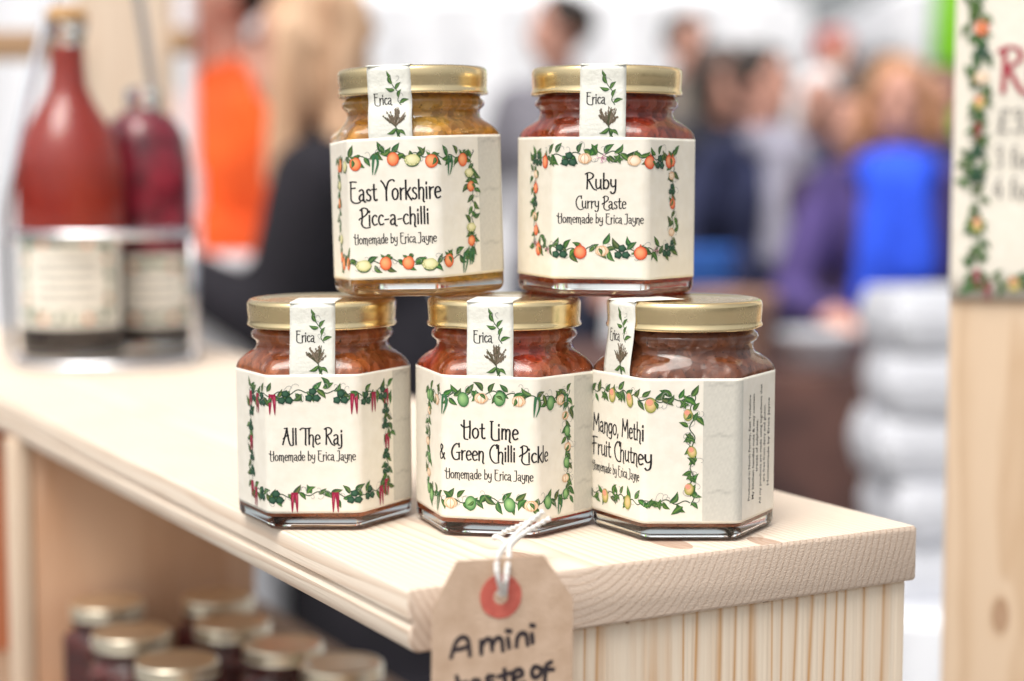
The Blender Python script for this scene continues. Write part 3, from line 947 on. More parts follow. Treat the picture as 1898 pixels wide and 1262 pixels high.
def make_jar(label, loc, rz, roll, chut, lines, frm, seed, grey=True, slant=0.0, extra=None, lean=0.0, waist=0.0, sealu=0.0, lidrot=0.0, sealw=17.6):
    root = empty("chutney_jar", loc, 0)
    root.rotation_euler = (roll[0], roll[1], rz)
    root.rotation_mode = 'XYZ'
    tag(root, label, "jar", "hexagonal jars stacked on the crate")
    link(bpy.data.objects.new("glass", ME_GLASS), root)
    mesh_obj("contents", BODY_V, BODY_F, chut, root)
    lid = link(bpy.data.objects.new("lid", ME_LID), root)
    lid.rotation_euler.z = lidrot
    # paper label, wrapped round the flats
    zs = lambda u: slant * u
    U0, U1 = -3 * PITCH_U + 6, 3 * PITCH_U - 6
    us = []
    for k in range(-3, 4):
        for q in [-HEXH, -HEXH * .5, 0, HEXH * .5] + [HEXH + CORN * PI / 3 * i / 8 for i in range(8)]:
            u = k * PITCH_U + q
            if U0 < u < U1: us.append(u)
    us = [U0] + us + [U1]
    rings_v, fcs = [], []
    vs = [0, LABEL_H * .02, LABEL_H * .5, LABEL_H * .98, LABEL_H]
    for u in us:
        x, y = hexpt(u, LAB_OFF)
        for vv in vs:
            rings_v.append((x * MM, y * MM, (LABEL_Z0 + vv + max(-2, min(2, zs(u)))) * MM))
    nv = len(vs)
    for i in range(len(us) - 1):
        for j in range(nv - 1):
            a = i * nv + j
            fcs.append((a, a + nv, a + nv + 1, a + 1))
    lab = mesh_obj("paper_label", rings_v, fcs, M['paper'], root)
    so = lab.modifiers.new("thickness", 'SOLIDIFY'); so.thickness = .00012; so.offset = -1
    def lmap(u, v_, l):
        x, y = hexpt(u, LAB_OFF + .035 + .011 * (l + 2))
        return (x * MM, y * MM, (LABEL_Z0 + v_ + max(-2, min(2, zs(u)))) * MM)
    rnd = random.Random(seed)
    ink = Ink()
    if grey:
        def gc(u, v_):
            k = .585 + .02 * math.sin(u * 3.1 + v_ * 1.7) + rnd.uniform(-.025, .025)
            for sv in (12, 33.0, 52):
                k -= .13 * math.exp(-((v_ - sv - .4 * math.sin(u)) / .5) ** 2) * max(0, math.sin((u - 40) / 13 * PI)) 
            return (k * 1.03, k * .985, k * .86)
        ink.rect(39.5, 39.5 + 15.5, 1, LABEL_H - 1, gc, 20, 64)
    frm = list(frm); frm[2] *= .955; frm[3] *= .945
    frame(ink, *frm, rnd)
    ink.build("printed_border", lmap, M['print'], lab)
    ink2 = Ink()
    for (s, uc, vb, wd, cap) in lines:
        write(ink2, s, uc, vb * .955, wd, cap)
    ink2.build("lettering", lmap, M['print'], lab)
    if extra:
        extra(lab, lmap)
    # tamper seal strip over the lid
    g = seal_map(lean, waist)
    sv, sf = [], []
    nw = 10
    for i, s in enumerate(SEAL_D):
        for j in range(nw + 1):
            w = -sealw / 2 + sealw * j / nw
            sv.append(g(w + sealu, s, 0))
    for i in range(len(SEAL_D) - 1):
        for j in range(nw):
            a = i * (nw + 1) + j
            sf.append((a, a + 1, a + nw + 2, a + nw + 1))
    seal = mesh_obj("seal_strip", sv, sf, M['seal'], root)
    so = seal.modifiers.new("thickness", 'SOLIDIFY'); so.thickness = .0001; so.offset = -1
    smap = lambda u, v_, l: g(u + sealu, v_, .03 + .011 * (l + 2))
    ik = Ink()
    # v: 0 at the strip's hidden foot; label top is about 4.6
    bx, by = 2.2, 10.4
    for k in range(40):
        a = PI / 2 + rnd.uniform(-1.05, 1.05)
        ln = rnd.uniform(3.0, 7.2)
        b0 = rnd.uniform(0, .5)
        p = [(bx + math.cos(a) * ln * t * .8, by - 2 + math.sin(a) * ln * (t * 1.05) + b0) for t in (0, .35, .7, 1)]
        c = rnd.choice(((.10, .075, .045), (.16, .12, .08), (.06, .07, .03), (.22, .17, .12)))
        ik.stroke(catmull(p, 3), .30, c)
        for q in range(3):
            t = rnd.uniform(.5, 1)
            ik.blob(bx + math.cos(a) * ln * t * .8 + rnd.uniform(-.3, .3), by - 2 + math.sin(a) * ln * t * 1.05 + b0, .33, .42, (.24, .185, .13), (.09, .07, .045), n=7)
    ik.stroke(catmull([(bx + .2, by - 2), (bx + .6, by - 4), (bx + 1.6, by - 6)], 5), .45, STEM)
    ik.leaf(bx + .3, by - 2.6, PI + .5, 4.4, 1.8, DG, LG)
    ik.leaf(bx + .4, by - 2.6, -1.5, 3.6, 2.0, DG, LG)
    ik.leaf(bx + .8, by - 3.4, -.6, 3.8, 1.6, DG, LG)
    stem = catmull([(4.6, 16.6), (3.4, 18.6), (4.1, 21), (2.6, 23), (1.4, 25), (1.0, 28)], 6)
    ik.stroke(stem, .3, STEM)
    for (x, y, a, k) in ((4.0, 17.4, .35, 1), (3.5, 19.6, 1.1, .85), (2.6, 22.4, 2.9, 1), (2.8, 22.6, .9, .9), (1.5, 24.6, 1.9, 1), (1.1, 27.4, 2.1, .7)):
        ik.leaf(x, y, a, 4.0 * k, 1.7 * k, DG, LG, .12)
    for k in range(4):
        tendril(ik, 3.2, 18 + k * 2.6, rnd.uniform(0, 3), 3.2, rnd)
    ik.build("printed_sprig", smap, M['print'], seal)
    i2 = Ink()
    write(i2, "Erica", -2.6, 17.0, 7.4, 4.2)
    i2.build("lettering", smap, M['print'], seal)
    return root

HM = "Homemade by Erica Jayne"
FR = (-36.0, 36.2, 6.5, 50.0)
CH = {
 'dark': chutney_mat("dark_berry", (.09, .014, .012), (.20, .03, .022), (.26, .03, .03), .5),
 'picc': chutney_mat("piccalilli", (.62, .235, .020), (.84, .39, .045), (.90, .58, .14), .7, (.28, .10, .02)),
 'ruby': chutney_mat("ruby_paste", (.33, .040, .014), (.54, .10, .028), (.66, .05, .035), .5),
 'raj': chutney_mat("raj_paste", (.42, .088, .022), (.66, .19, .050), (.72, .22, .06), .5),
 'lime': chutney_mat("lime_pickle", (.43, .075, .022), (.66, .17, .045), (.80, .055, .04), .6),
 'mango': chutney_mat("mango_chutney", (.23, .062, .026), (.40, .125, .050), (.48, .15, .055), .5),
}
def yaw(px, phi):
    """turn a jar so that its front flat points phi degrees right of the camera"""
    return math.atan2(-(px - 949) / FPX, 1.0) + R(phi)

def spot(px, D, z=0.0):
    return (X(px, D), D, z)

LID_TOP = JH * MM + .0001
jar_raj = make_jar("lower row jar at the left, dark red paste, red chillies printed round its label", (-.0748, .699, 0), yaw(603, -7.5), (0, R(-.4)), CH['raj'],
    [("All The Raj", -.2, 28.4, 23.5, 6.4), (HM, -.4, 21.8, 33.5, 3.75)],
    (-35.5, 36, 7.6, 50, ['herb', 'redchilli', 'herb', 'redchilli', 'herb', None, 'herb', None, 'herb', 'redchilli', 'herb', 'redchilli', 'herb'][:13],
     ['redchilli', 'herb', 'herb', 'redchilli', 'herb', 'herb', 'redchilli'], ['redchilli', 'herb', 'herb', 'redchilli', None, 'redchilli', 'herb', 'herb', 'redchilli'],
     ['redchilli', 'herb', 'herb', 'redchilli', 'herb', 'herb', 'redchilli']), 11, lidrot=.3, slant=.006, lean=.008)
jar_raj.scale = (.985, .985, .985)
jar_lime = make_jar("lower row jar in the middle, limes and pale garlic printed round its label", (-.0030, .686, 0), yaw(934, -10), (0, 0), CH['lime'],
    [("Hot Lime", .2, 32.2, 21.5, 6.6), ("& Green Chilli Pickle", 1.6, 23.4, 44, 6.1), (HM, -.3, 16.0, 33.5, 3.75)],
    (-35.5, 36, 7.4, 50, ['lime', 'garlic', 'greenchilli', 'lime', 'garlic', 'lime', 'garlic', 'greenchilli', 'lime', 'garlic'],
     ['greenchilli', 'garlic', 'lime', 'garlic', 'lime', 'garlic', 'lime'], ['lime', 'greenchilli', 'garlic', 'lime', None, 'lime', 'garlic', 'lime', 'greenchilli'],
     ['lime', 'garlic', None, 'garlic', 'lime', 'garlic', 'lime']), 12, slant=-.012, lidrot=1.1, grey=True, lean=-.015)

def small_print(lab, lmap):
    rows = [("Produced in North Ferriby, East Yorkshire", 62.5, 40, .55), ("My kitchen handles nuts & may contain", 66.3, 40, .8), ("traces of sulphates.", 69.8, 20, .8),
            ("All my products are made using ingredients that", 73.6, 46, .5), ("are free from dairy and gluten.", 77.2, 30, .5), ("Homemade by Erica Jayne", 81.4, 34, .85)]
    V, Fc = [], []
    for s, u, ln, wt in rows:
        cu = bpy.data.curves.new("t", 'FONT')
        cu.body = s
        cu.size = 1.0
        cu.resolution_u = 2
        cu.offset = .012 * wt
        ob = bpy.data.objects.new("t", cu)
        COL.objects.link(ob)
        bpy.context.view_layer.update()
        me = ob.evaluated_get(bpy.context.evaluated_depsgraph_get()).to_mesh()
        xs = [q.co.x for q in me.vertices]
        x0, x1 = min(xs), max(xs)
        k = ln / (x1 - x0)
        b = len(V)
        for q in me.vertices:
            V.append((u - q.co.y * 2.9, (LABEL_H - ln) / 2 + (q.co.x - x0) * k, 0))
        for p in me.polygons:
            Fc.append(tuple(b + i for i in reversed(p.vertices)))
        bpy.data.objects.remove(ob)
        bpy.data.curves.remove(cu)
    mesh_obj("small_print", [lmap(*q) for q in V], Fc, M['print'], lab, smooth=False, cols=[(.05, .045, .04)] * len(V))

jar_mango = make_jar("lower row jar at the right, turned to show its blank grey panel and mangoes", (.0664, .679, 0), yaw(1266, 5.7 - 60), (0, 0), CH['mango'],
    [("Mango, Methi", 1.0, 32.4, 34, 6.8), ("Fruit Chutney", 2.4, 23.0, 37, 6.6), (HM, -.2, 16.4, 32, 3.75)],
    (-35.5, 36, 8.0, 50, ['mango', 'clover', 'mango', None, 'clover', 'mango', 'clover', 'mango', None, 'mango', None, 'clover'],
     [None, 'mango', None, 'clover', 'mango', None, 'clover', 'mango', None], ['clover', 'mango', None, 'mango', 'clover', 'mango', None, 'clover', None],
     ['mango', 'clover', None, 'mango', 'clover', 'mango', None]), 13, extra=small_print, lidrot=.7, slant=0)
jar_picc = make_jar("upper row jar at the left, yellow orange pickle, tomatoes and cauliflowers on its label", (-.0376, .712, LID_TOP - .00008), yaw(776, -16), (0, R(-1.5)), CH['picc'],
    [("East Yorkshire", .6, 32.0, 36.5, 7.4), ("Picc-a-chilli", .2, 22.0, 28, 6.6), (HM, .2, 14.6, 33, 3.75)],
    (-35, 36, 7.2, 50, ['tomato', 'cauliflower', 'tomato', 'greenchilli', 'tomato', 'cauliflower', 'tomato', 'greenchilli', 'tomato'],
     [None, 'cauliflower', 'tomato', None, None, 'cauliflower', 'tomato', 'greenchilli'], ['tomato', 'tomato', 'cauliflower', 'tomato', 'tomato', 'cauliflower', 'tomato', 'greenchilli'],
     ['tomato', 'cauliflower', 'tomato', None, 'cauliflower', 'tomato']), 14, slant=.016, lidrot=.5, lean=-.03, waist=.8, sealu=-.5)
jar_ruby = make_jar("upper row jar at the right, deep red paste, pomegranates and pink flowers on its label", (.0374, .709, LID_TOP), yaw(1124, -3.6), (0, R(.15)), CH['ruby'],
    [("Ruby", .2, 36.3, 12, 6.0), ("Curry Paste", .1, 28.5, 19.5, 4.6), (HM, .0, 22.6, 33, 3.6)],
    (-35.5, 36, 12, 50.5, ['herb', 'pomegranate', 'clover', 'herb', 'garlic', 'flower', 'clover', 'garlic', 'pomegranate', 'herb', 'pomegranate'],
     ['pomegranate', 'garlic', 'herb', 'pomegranate', None, 'garlic', 'herb'], ['pomegranate', 'flower', 'herb', 'pomegranate', 'garlic', 'herb', 'pomegranate', 'flower', 'herb'],
     ['herb', 'garlic', 'pomegranate', 'herb', 'garlic', 'pomegranate', 'flower']), 15, grey=False, lidrot=.9, slant=-.007, sealu=.5)

# ------------------------------------------------------------------ the tag on its string
def paper_tag():
    D = .572
    root = empty("swing_tag", (X(934, D), D, -.0024))
    root.rotation_euler = (R(-3), R(2.0), R(22))
    tag(root, "brown manila swing tag with red ring and black handwriting hanging at the crate corner", "tag")
    W, T0 = .0250, .0128
    top, sh, bot = .0128, -.0015, -.088
    out = [(-W * .67, top), (W * .56, top + .0004), (W, sh), (W, bot), (-W, bot), (-W, sh - .0008)]
    hc, hr = (-.0012, .0004), .0026
    # card with a real hole: ring of outline points joined to the hole circle
    n = 48
    outp = []
    def hit(a):
        dx, dy = math.cos(a), math.sin(a)
        best = 9
        for i in range(len(out)):
            p, q = out[i], out[(i + 1) % len(out)]
            ex, ey = q[0] - p[0], q[1] - p[1]
            den = dx * ey - dy * ex
            if abs(den) < 1e-12: continue
            t = ((p[0] - hc[0]) * ey - (p[1] - hc[1]) * ex) / den
            s = ((p[0] - hc[0]) * dy - (p[1] - hc[1]) * dx) / den
            if t > 0 and -1e-6 <= s <= 1 + 1e-6: best = min(best, t)
        return hc[0] + dx * best, hc[1] + dy * best
    angs = sorted([2 * PI * i / n for i in range(n)] + [math.atan2(p[1] - hc[1], p[0] - hc[0]) % (2 * PI) for p in out])
    th = .0004
    V, Fc = [], []
    m = len(angs)
    for y in (0, th):
        for a in angs:
            V.append((hc[0] + hr * math.cos(a), y, hc[1] + hr * math.sin(a)))
        for a in angs:
            x, z = hit(a)
            V.append((x, y, z))
    for i in range(m):
        j = (i + 1) % m
        Fc += [(i, j, m + j, m + i), (2 * m + i, 3 * m + i, 3 * m + j, 2 * m + j), (m + i, m + j, 3 * m + j, 3 * m + i), (j, i, 2 * m + i, 2 * m + j)]
    mesh_obj("card", V, Fc, M['manila'], root, smooth=False)
    rnd = random.Random(5)
    V, Fc = [], []
    for k, r in enumerate((.0026, .0073)):
        for i in range(64):
            a = 2 * PI * i / 64
            rr = r * (1 + (rnd.uniform(-.018, .018) if k else 0))
            V += [(hc[0] + rr * math.cos(a), -.0003, hc[1] + rr * math.sin(a)), (hc[0] + rr * math.cos(a), -.00005, hc[1] + rr * math.sin(a))]
    for i in range(64):
        j = (i + 1) % 64
        Fc += [(2 * i, 2 * j, 128 + 2 * j, 128 + 2 * i), (128 + 2 * i, 128 + 2 * j, 129 + 2 * j, 129 + 2 * i)]
    mesh_obj("reinforcing_ring", V, Fc, M['eyelet'], root, smooth=False)
    ik = Ink()
    # marker handwriting, mm in the card plane
    H1 = -17.6
    hand = [
      [(-18.4, H1 - 1.2), (-16.8, H1 + 3.6), (-14.6, H1 + 5.3), (-12.6, H1 + 4.2), (-11.8, H1 - 1.0)], [(-17.4, H1 + 1.2), (-14.6, H1 + 1.6), (-12.4, H1 + 2.2)],
      [(-8.0, H1 + 3.8), (-7.8, H1 - .8)], [(-7.8, H1 + 1.8), (-6.2, H1 + 4.0), (-4.6, H1 + 3.6), (-4.0, H1 + .2)], [(-4.0, H1 + 1.8), (-2.6, H1 + 4.2), (-.8, H1 + 3.6), (-.2, H1 - .2)],
      [(1.4, H1 + 4.2), (2.0, H1 + .6)], [(.9, H1 + 6.5), (2.6, H1 + 6.2)],
      [(4.6, H1 + .9), (4.9, H1 + 4.0), (6.4, H1 + 5.3), (8.0, H1 + 4.6), (8.6, H1 + 1.2)], [(10.0, H1 + 5.0), (10.4, H1 + 1.8)], [(9.6, H1 + 7.8), (11.0, H1 + 7.4)],
    ]
    H2 = -29.6
    hand += [
      [(-16.4, H2 + 4.6), (-15.4, H2 + 1.0), (-14.4, H2 - 1.2)], [(-18.6, H2 + 1.4), (-15.6, H2 + 1.8), (-12.8, H2 + 2.4)],
      [(-8.4, H2 + 2.6), (-10.4, H2 + 2.8), (-11.4, H2 + .8), (-9.8, H2 - .6), (-8.4, H2 + 1.8), (-8.0, H2 - .6)],
      [(-3.2, H2 + 3.6), (-5.2, H2 + 3.8), (-5.6, H2 + 2.4), (-3.4, H2 + 1.2), (-3.2, H2 - .4), (-5.6, H2 - .8)],
      [(.4, H2 + 5.8), (.6, H2 + 2.0), (1.2, H2 - .4)], [(-1.8, H2 + 3.4), (.6, H2 + 3.9), (2.8, H2 + 4.4)],
      [(3.6, H2 + 2.4), (6.8, H2 + 3.4), (6.0, H2 + 5.2), (4.0, H2 + 4.6), (3.6, H2 + 2.0), (5.0, H2 + .2), (7.6, H2 + .8)],
      [(13.2, H2 + 5.2), (11.2, H2 + 5.8), (10.2, H2 + 3.8), (11.4, H2 + 2.2), (13.4, H2 + 3.2), (13.4, H2 + 5.2)],
      [(17.4, H2 + 7.0), (15.6, H2 + 6.0), (15.2, H2 + 3.6), (14.8, H2 - 3)], [(13.8, H2 + 4.6), (18.2, H2 + 4.4)],
    ]
    for st in hand:
        p = catmull(st, 7)
        ik.stroke([(a, b) for a, b in p], lambda t: 1.45 * (.85 + .3 * math.sin(t * 2.6 + .3)), (.035, .026, .030))
    ik.build("handwriting", lambda u, v_, l: (u * MM, -.00006 - .000012 * (l + 2), v_ * MM), M['print'], root)
    # string: a loop through the hole, knotted over the board, two loose ends
    inv = Matrix.Translation(root.location) @ root.rotation_euler.to_matrix().to_4x4()
    inv = inv.inverted()
    hole = Vector((hc[0], -.0004, hc[1] + .0008))
    def W2(px, py, D):
        return inv @ Vector((X(px, D), D, Zat2(py, D)))
    knot = (936, 1012, .628)
    strands = [
      [hole + Vector((.0002, .0020, .0002)), hole + Vector((-.0002, -.0009, .0006)), W2(921, 1062, .5675), W2(922, 1034, .5755), W2(936, 1012, .593), W2(962, 985, .612), W2(1008, 947, .617)],
      [hole + Vector((.0004, .0020, 0)), hole + Vector((.0006, -.0010, .0004)), W2(938, 1070, .5675), W2(943, 1036, .577), W2(946, 1012, .594), W2(974, 987, .610), W2(1021, 960, .614)],
      [W2(944, 1010, .606), W2(926, 997, .617), W2(916, 996, .626), W2(935, 986, .624), W2(968, 972, .620), W2(1000, 958, .618)],
    ]
    for s in strands:
        p = catmull([tuple(q) for q in s], 30)
        v_, f_ = tube(p, .00082, 16)
        n_ = len(v_) // 16
        ctr = [Vector(q) for q in p]
        tw = []
        run = 0.0
        for a_ in range(n_):                      # two-ply twist pressed into the cord
            if a_: run += (ctr[a_] - ctr[a_ - 1]).length
            for b_ in range(16):
                q = Vector(v_[a_ * 16 + b_])
                tw.append(tuple(ctr[a_] + (q - ctr[a_]) * (1 + .27 * math.cos(2 * (2 * PI * b_ / 16 - run * 1500)))))
        v_ = tw
        # twist of the yarn
        o = mesh_obj("string", v_, f_, M['string'], root)
def Zat2(py, D):
    """height of what is seen at row py, D metres in front (camera pitch included)"""
    yy = -(py - 631) / FPX
    dz = -math.sin(PITCH) + yy * math.cos(PITCH)
    dy = math.cos(PITCH) + yy * math.sin(PITCH)
    return CAM_H + dz / dy * D
paper_tag()

# ------------------------------------------------------------------ bottles in the wire carrier, at the back of the board
def bottle(label, loc, liquid_mat, rad, H, rz, with_label=True, shape=None, cap=None):
    shape = shape or [(1, .55), (.965, .59), (.89, .63), (.69, .69), (.486, .742), (.36, .787), (.325, .84)]
    root = empty("swing_top_bottle", loc, rz)
    tag(root, label, "bottle", "bottles in the wire carrier")
    pr = [(0, .004), (rad * .8, .0015), (rad * .92, .001), (rad, .008), (rad, H * .4)] + [(rad * a, H * b) for a, b in shape] + [(rad * .31, H * .93),
          (rad * .38, H * .935), (rad * .38, H * .965), (rad * .33, H * .97), (0, H * .97)]
    v, f = lathe(pr, 48)
    mesh_obj("glass", v, f, M['glass'], root, sharp=60)
    zs_ = .32 * H
    v, f = lathe([(0, .006), (rad * .9, .006), (rad * .94, .012), (rad * .945, zs_), (0, zs_)], 48)
    mesh_obj("steeped_fruit", v, f, dark_liq, root, sharp=60)
    lp = [(0, zs_ + .0002), (rad * .945, zs_ + .0002), (rad * .945, H * .4)] + [(rad * (a - .055), H * b - .0005) for a, b in shape] + [(rad * .26, H * .9), (0, H * .9)]
    v, f = lathe(lp, 48)
    mesh_obj("liquid", v, f, liquid_mat, root, sharp=60)
    v, f = lathe([(0, H * .968), (rad * .36, H * .968), (rad * .40, H * .975), (rad * .38, H * 1.0), (rad * .25, H * 1.015), (0, H * 1.015)], 32)
    mesh_obj("stopper", v, f, cap or M['cork'], root)
    if with_label:
        vs, fs = [], []
        n = 36
        a0, a1 = R(-90 - 66), R(-90 + 66)
        z0, z1 = H * .095, H * .37
        for i in range(n + 1):
            a = a0 + (a1 - a0) * i / n
            for z in (z0, z1):
                vs.append((math.cos(a) * (rad + .0004), math.sin(a) * (rad + .0004), z))
        for i in range(n):
            fs.append((2 * i, 2 * i + 2, 2 * i + 3, 2 * i + 1))
        lab = mesh_obj("paper_label", vs, fs, M['paper'], root)
        ik = Ink()
        rnd = random.Random(9)
        hw, hh = rad * 1000 * R(50), (z1 - z0) * 500
        def bm_(u, v_, l):
            a = -PI / 2 + u * MM / rad
            r = rad + .0006 + .00001 * l
            return (math.cos(a) * r, math.sin(a) * r, (z0 + z1) / 2 + v_ * MM)
        sq = ['herb', 'tomato', 'herb', None, 'tomato', 'herb']
        frame(ik, -hw, hw, -hh + 7, hh - 6, sq, sq, sq, sq, rnd)
        for k, v_ in enumerate((12, 5, -2, -9, -16)):
            L_ = hw * (.55 + .12 * math.sin(k * 2.2))
            x = -L_
            while x < L_:
                w = rnd.uniform(2, 5)
                ik.stroke([(x, v_), (x + w * .5, v_ + .2), (x + w, v_)], 1.4, (.16, .15, .14))
                x += w + 1.4
        ik.build("printed_border", bm_, M['print'], lab)
    return root
M['cork'] = noise_mat("cork", (.45, .25, .10), (.62, .38, .18), scale=200, rough=.8)
red_liq = noise_mat("red_syrup", (.42, .022, .014), (.62, .070, .028), scale=18, rough=.35, stretch=(1, 1, .3))
purple_liq = noise_mat("fruit_gin", (.045, .004, .012), (.62, .035, .08), scale=55, rough=.35, detail=3)
dark_liq = noise_mat("dark_vinegar", (.015, .006, .006), (.035, .012, .010), scale=20, rough=.35)
def carrier():
    D = 1.245
    cx, cy = X(178, D), D + .034
    root = empty("wire_bottle_carrier", (cx, cy, 0), R(8))
    tag(root, "chrome wire carrier with tall handle holding the red bottles", "bottle carrier")
    hw, hd = .062, .078
    def rr(z, w, d, r=.056, n=12):
        pts = []
        for (sx, sy, a0) in ((1, -1, -90), (1, 1, 0), (-1, 1, 90), (-1, -1, 180)):
            for i in range(n + 1):
                a = R(a0 + 90 * i / n)
                pts.append((sx * (w - r) + r * math.cos(a), sy * (d - r) + r * math.sin(a), z))
        return pts
    for nm, z, rd in (("base_ring", .0036, .0034), ("middle_ring", .094, .0030)):
        v, f = tube(rr(z, hw, hd), rd, 10, True)
        mesh_obj(nm, v, f, M['chrome'], root)
    for sx, sy in ((1, -1), (-1, 1), (1, 1)):
        v, f = tube([(sx * hw * .99, sy * hd * .27, .0036), (sx * hw * .99, sy * hd * .27, .094)], .0022, 8)
        mesh_obj("upright", v, f, M['chrome'], root)
    h = catmull([(-.065, -.030, .004), (-.066, -.030, .09), (-.058, -.028, .15), (-.033, -.010, .258), (-.012, .02, .315), (.012, .05, .31), (.030, .074, .20), (.030, .0775, .094)], 8)
    v, f = tube(h, .0034, 10)
    mesh_obj("handle", v, f, M['chrome'], root)
    bottle("tall bottle of red syrup at the left of the wire carrier", (cx - .0165, cy - .036, .0075), red_liq, .0368, .240, R(6))
    bottle("shorter bottle of purple fruit and red liquid at the right of the carrier", (cx + .0225, cy + .028, .0075), purple_liq, .0335, .188, R(20),
           shape=[(1, .62), (.985, .72), (.93, .80), (.82, .86), (.62, .90), (.42, .922), (.33, .928)], cap=M['glass'])
carrier()

# ------------------------------------------------------------------ lower jars beside the crate
def lower_jar(px, py, D, sc, content, label):
    root = empty("preserve_jar", (X(px, D), D, TABLE + .0006), random.uniform(0, 1))
    root.scale = (sc, sc, sc)
    tag(root, label, "jar", "jars standing inside the crate")
    link(bpy.data.objects.new("glass", ME_GLASS), root)
    mesh_obj("contents", BODY_V, BODY_F, content, root)
    lid = link(bpy.data.objects.new("lid", ME_LID_LIT), root)
    return root
for px, py, D, lb in ((198, 1122, 1.030, "gold lidded jar inside the crate, leftmost of the blurred jars"),
                      (408, 1100, 1.045, "gold lidded jar inside the crate, farthest back against its divider"),
                      (243, 1184, .962, "gold lidded jar inside the crate, in front of the leftmost blurred jar"),
                      (434, 1150, .985, "gold lidded jar inside the crate, in the middle of the blurred jars"),
                      (530, 1203, .938, "bright topped jar inside the crate, seen against the black jacket"),
                      (328, 1246, .905, "gold lidded jar inside the crate, at the bottom edge between the others"),
                      (640, 1254, .900, "gold lidded jar inside the crate, rightmost of the blurred jars")):
    lower_jar(px - 14, py, D, .735, CH['dark'], lb)

# ------------------------------------------------------------------ sign post and price sign at the right
def post_and_sign():
    D = .93
    x0 = X(1762, D)
    post = wood_mat("pine_upright", 2, (40, 60, 0), 7, (.80, .61, .43), (.60, .39, .22), late=.55, wob=.6, knots=((30, 0, -98, 4.5),))
    p = empty("wooden_post", (x0, D, GROUND))
    p.rotation_euler.z = R(-16)
    tag(p, "pale pine upright post at the right edge behind the price sign", "post")
    b = grid_box("post_beam", (0, 0, -.5), (.095, .045, 1.2), [post], p, .0015)
    b.location.z = -GROUND
    grid_box("post_foot", (-.02, -.02, 0), (.115, .065, -GROUND - .5), [post], p, .002)
    s = empty("price_sign", (x0 - .0008, D - .0022, Zat2(553, D)))
    s.rotation_euler.z = R(-16)
    tag(s, "cream paper price sign with fruit border and red heading on the post", "sign")
    W, H = .097, .20
    n = 14
    V, Fc = [], []
    for i in range(n + 1):
        for j in range(n + 1):
            V.append((W * i / n, -.0004 - .0006 * math.sin(j * .9) * math.sin(i * .4), H * j / n))
    for i in range(n):
        for j in range(n):
            a = i * (n + 1) + j
            Fc.append((a, a + n + 1, a + n + 2, a + 1))
    pp = mesh_obj("paper", V, Fc, M['paper'], s)
    so = pp.modifiers.new("thickness", 'SOLIDIFY'); so.thickness = .0002; so.offset = -1
    mp = lambda u, v_, l: (u * MM, -.0014 - .00001 * l, v_ * MM)
    ik = Ink()
    rnd = random.Random(21)
    k = ['pomegranate', 'clover', 'garlic', 'herb']
    vine(ik, [(11, 198), (10, 160), (12, 120), (10, 80), (12, 40), (11, 8)], ['mango', 'herb', 'redchilli', None, 'pomegranate', 'herb', 'garlic', 'mango', 'redchilli', 'herb', 'herb', None, 'mango', 'clover', 'redchilli'], rnd, (1, 0), step=2.6, size=2.0)
    vine(ik, [(13, 9), (50, 11), (92, 9)], ['redchilli', 'mango', 'herb', 'mango', 'redchilli', 'herb'], rnd, (0, -1), step=2.8, size=1.7)
    ik.build("printed_border", mp, M['print'], pp)
    i2 = Ink()
    RED = (.40, .035, .06)
    write(i2, "R", 29, 108, 13, 22, RED, 1.2)
    write(i2, "u", 41, 108, 9, 22, RED, 1.2)
    write(i2, "£3.", 30, 87, 17, 12, (.20, .19, .18), .9)
    write(i2, "3 for", 31, 69, 20, 11, (.20, .19, .18), .9)
    write(i2, "4 for", 31, 53, 20, 11, (.20, .19, .18), .9)
    i2.build("lettering", mp, M['print'], pp)
post_and_sign()

# ------------------------------------------------------------------ people in the market
def capsule(bm, p0, r0, p1, r1, n=12):
    p0, p1 = Vector(p0), Vector(p1)
    d = p1 - p0
    q = d.to_track_quat('Z', 'Y') if d.length > 1e-6 else Vector((0, 0, 1)).to_track_quat('Z', 'Y')
    rows = []
    for a in (-80, -50, -20, 0): rows.append((p0, r0, R(a)))
    for a in (0, 20, 50, 80): rows.append((p1, r1, R(a)))
    vs = []
    for c, r, a in rows:
        vs.append([bm.verts.new(c + q @ Vector((r * math.cos(a) * math.cos(2 * PI * j / n), r * math.cos(a) * math.sin(2 * PI * j / n), r * math.sin(a)))) for j in range(n)])
    for i in range(len(vs) - 1):
        for j in range(n):
            bm.faces.new((vs[i][j], vs[i][(j + 1) % n], vs[i + 1][(j + 1) % n], vs[i + 1][j]))
    bm.faces.new(list(reversed(vs[0]))); bm.faces.new(vs[-1])

def ellip(bm, c, r, rot=None):
    m = Matrix.Translation(c) @ (rot or Matrix.Identity(4)) @ Matrix.Diagonal((*r, 1))
    bmesh.ops.create_uvsphere(bm, u_segments=20, v_segments=14, radius=1, matrix=m)

def remeshed(name, bm, mat, parent, vox):
    o = bm_obj(name, bm, mat, parent, smooth=True)
    r = o.modifiers.new("skin", 'REMESH')
    r.mode = 'VOXEL'; r.voxel_size = vox; r.use_smooth_shade = True
    s = o.modifiers.new("soft", 'SMOOTH'); s.factor = .5; s.iterations = 4
    return o

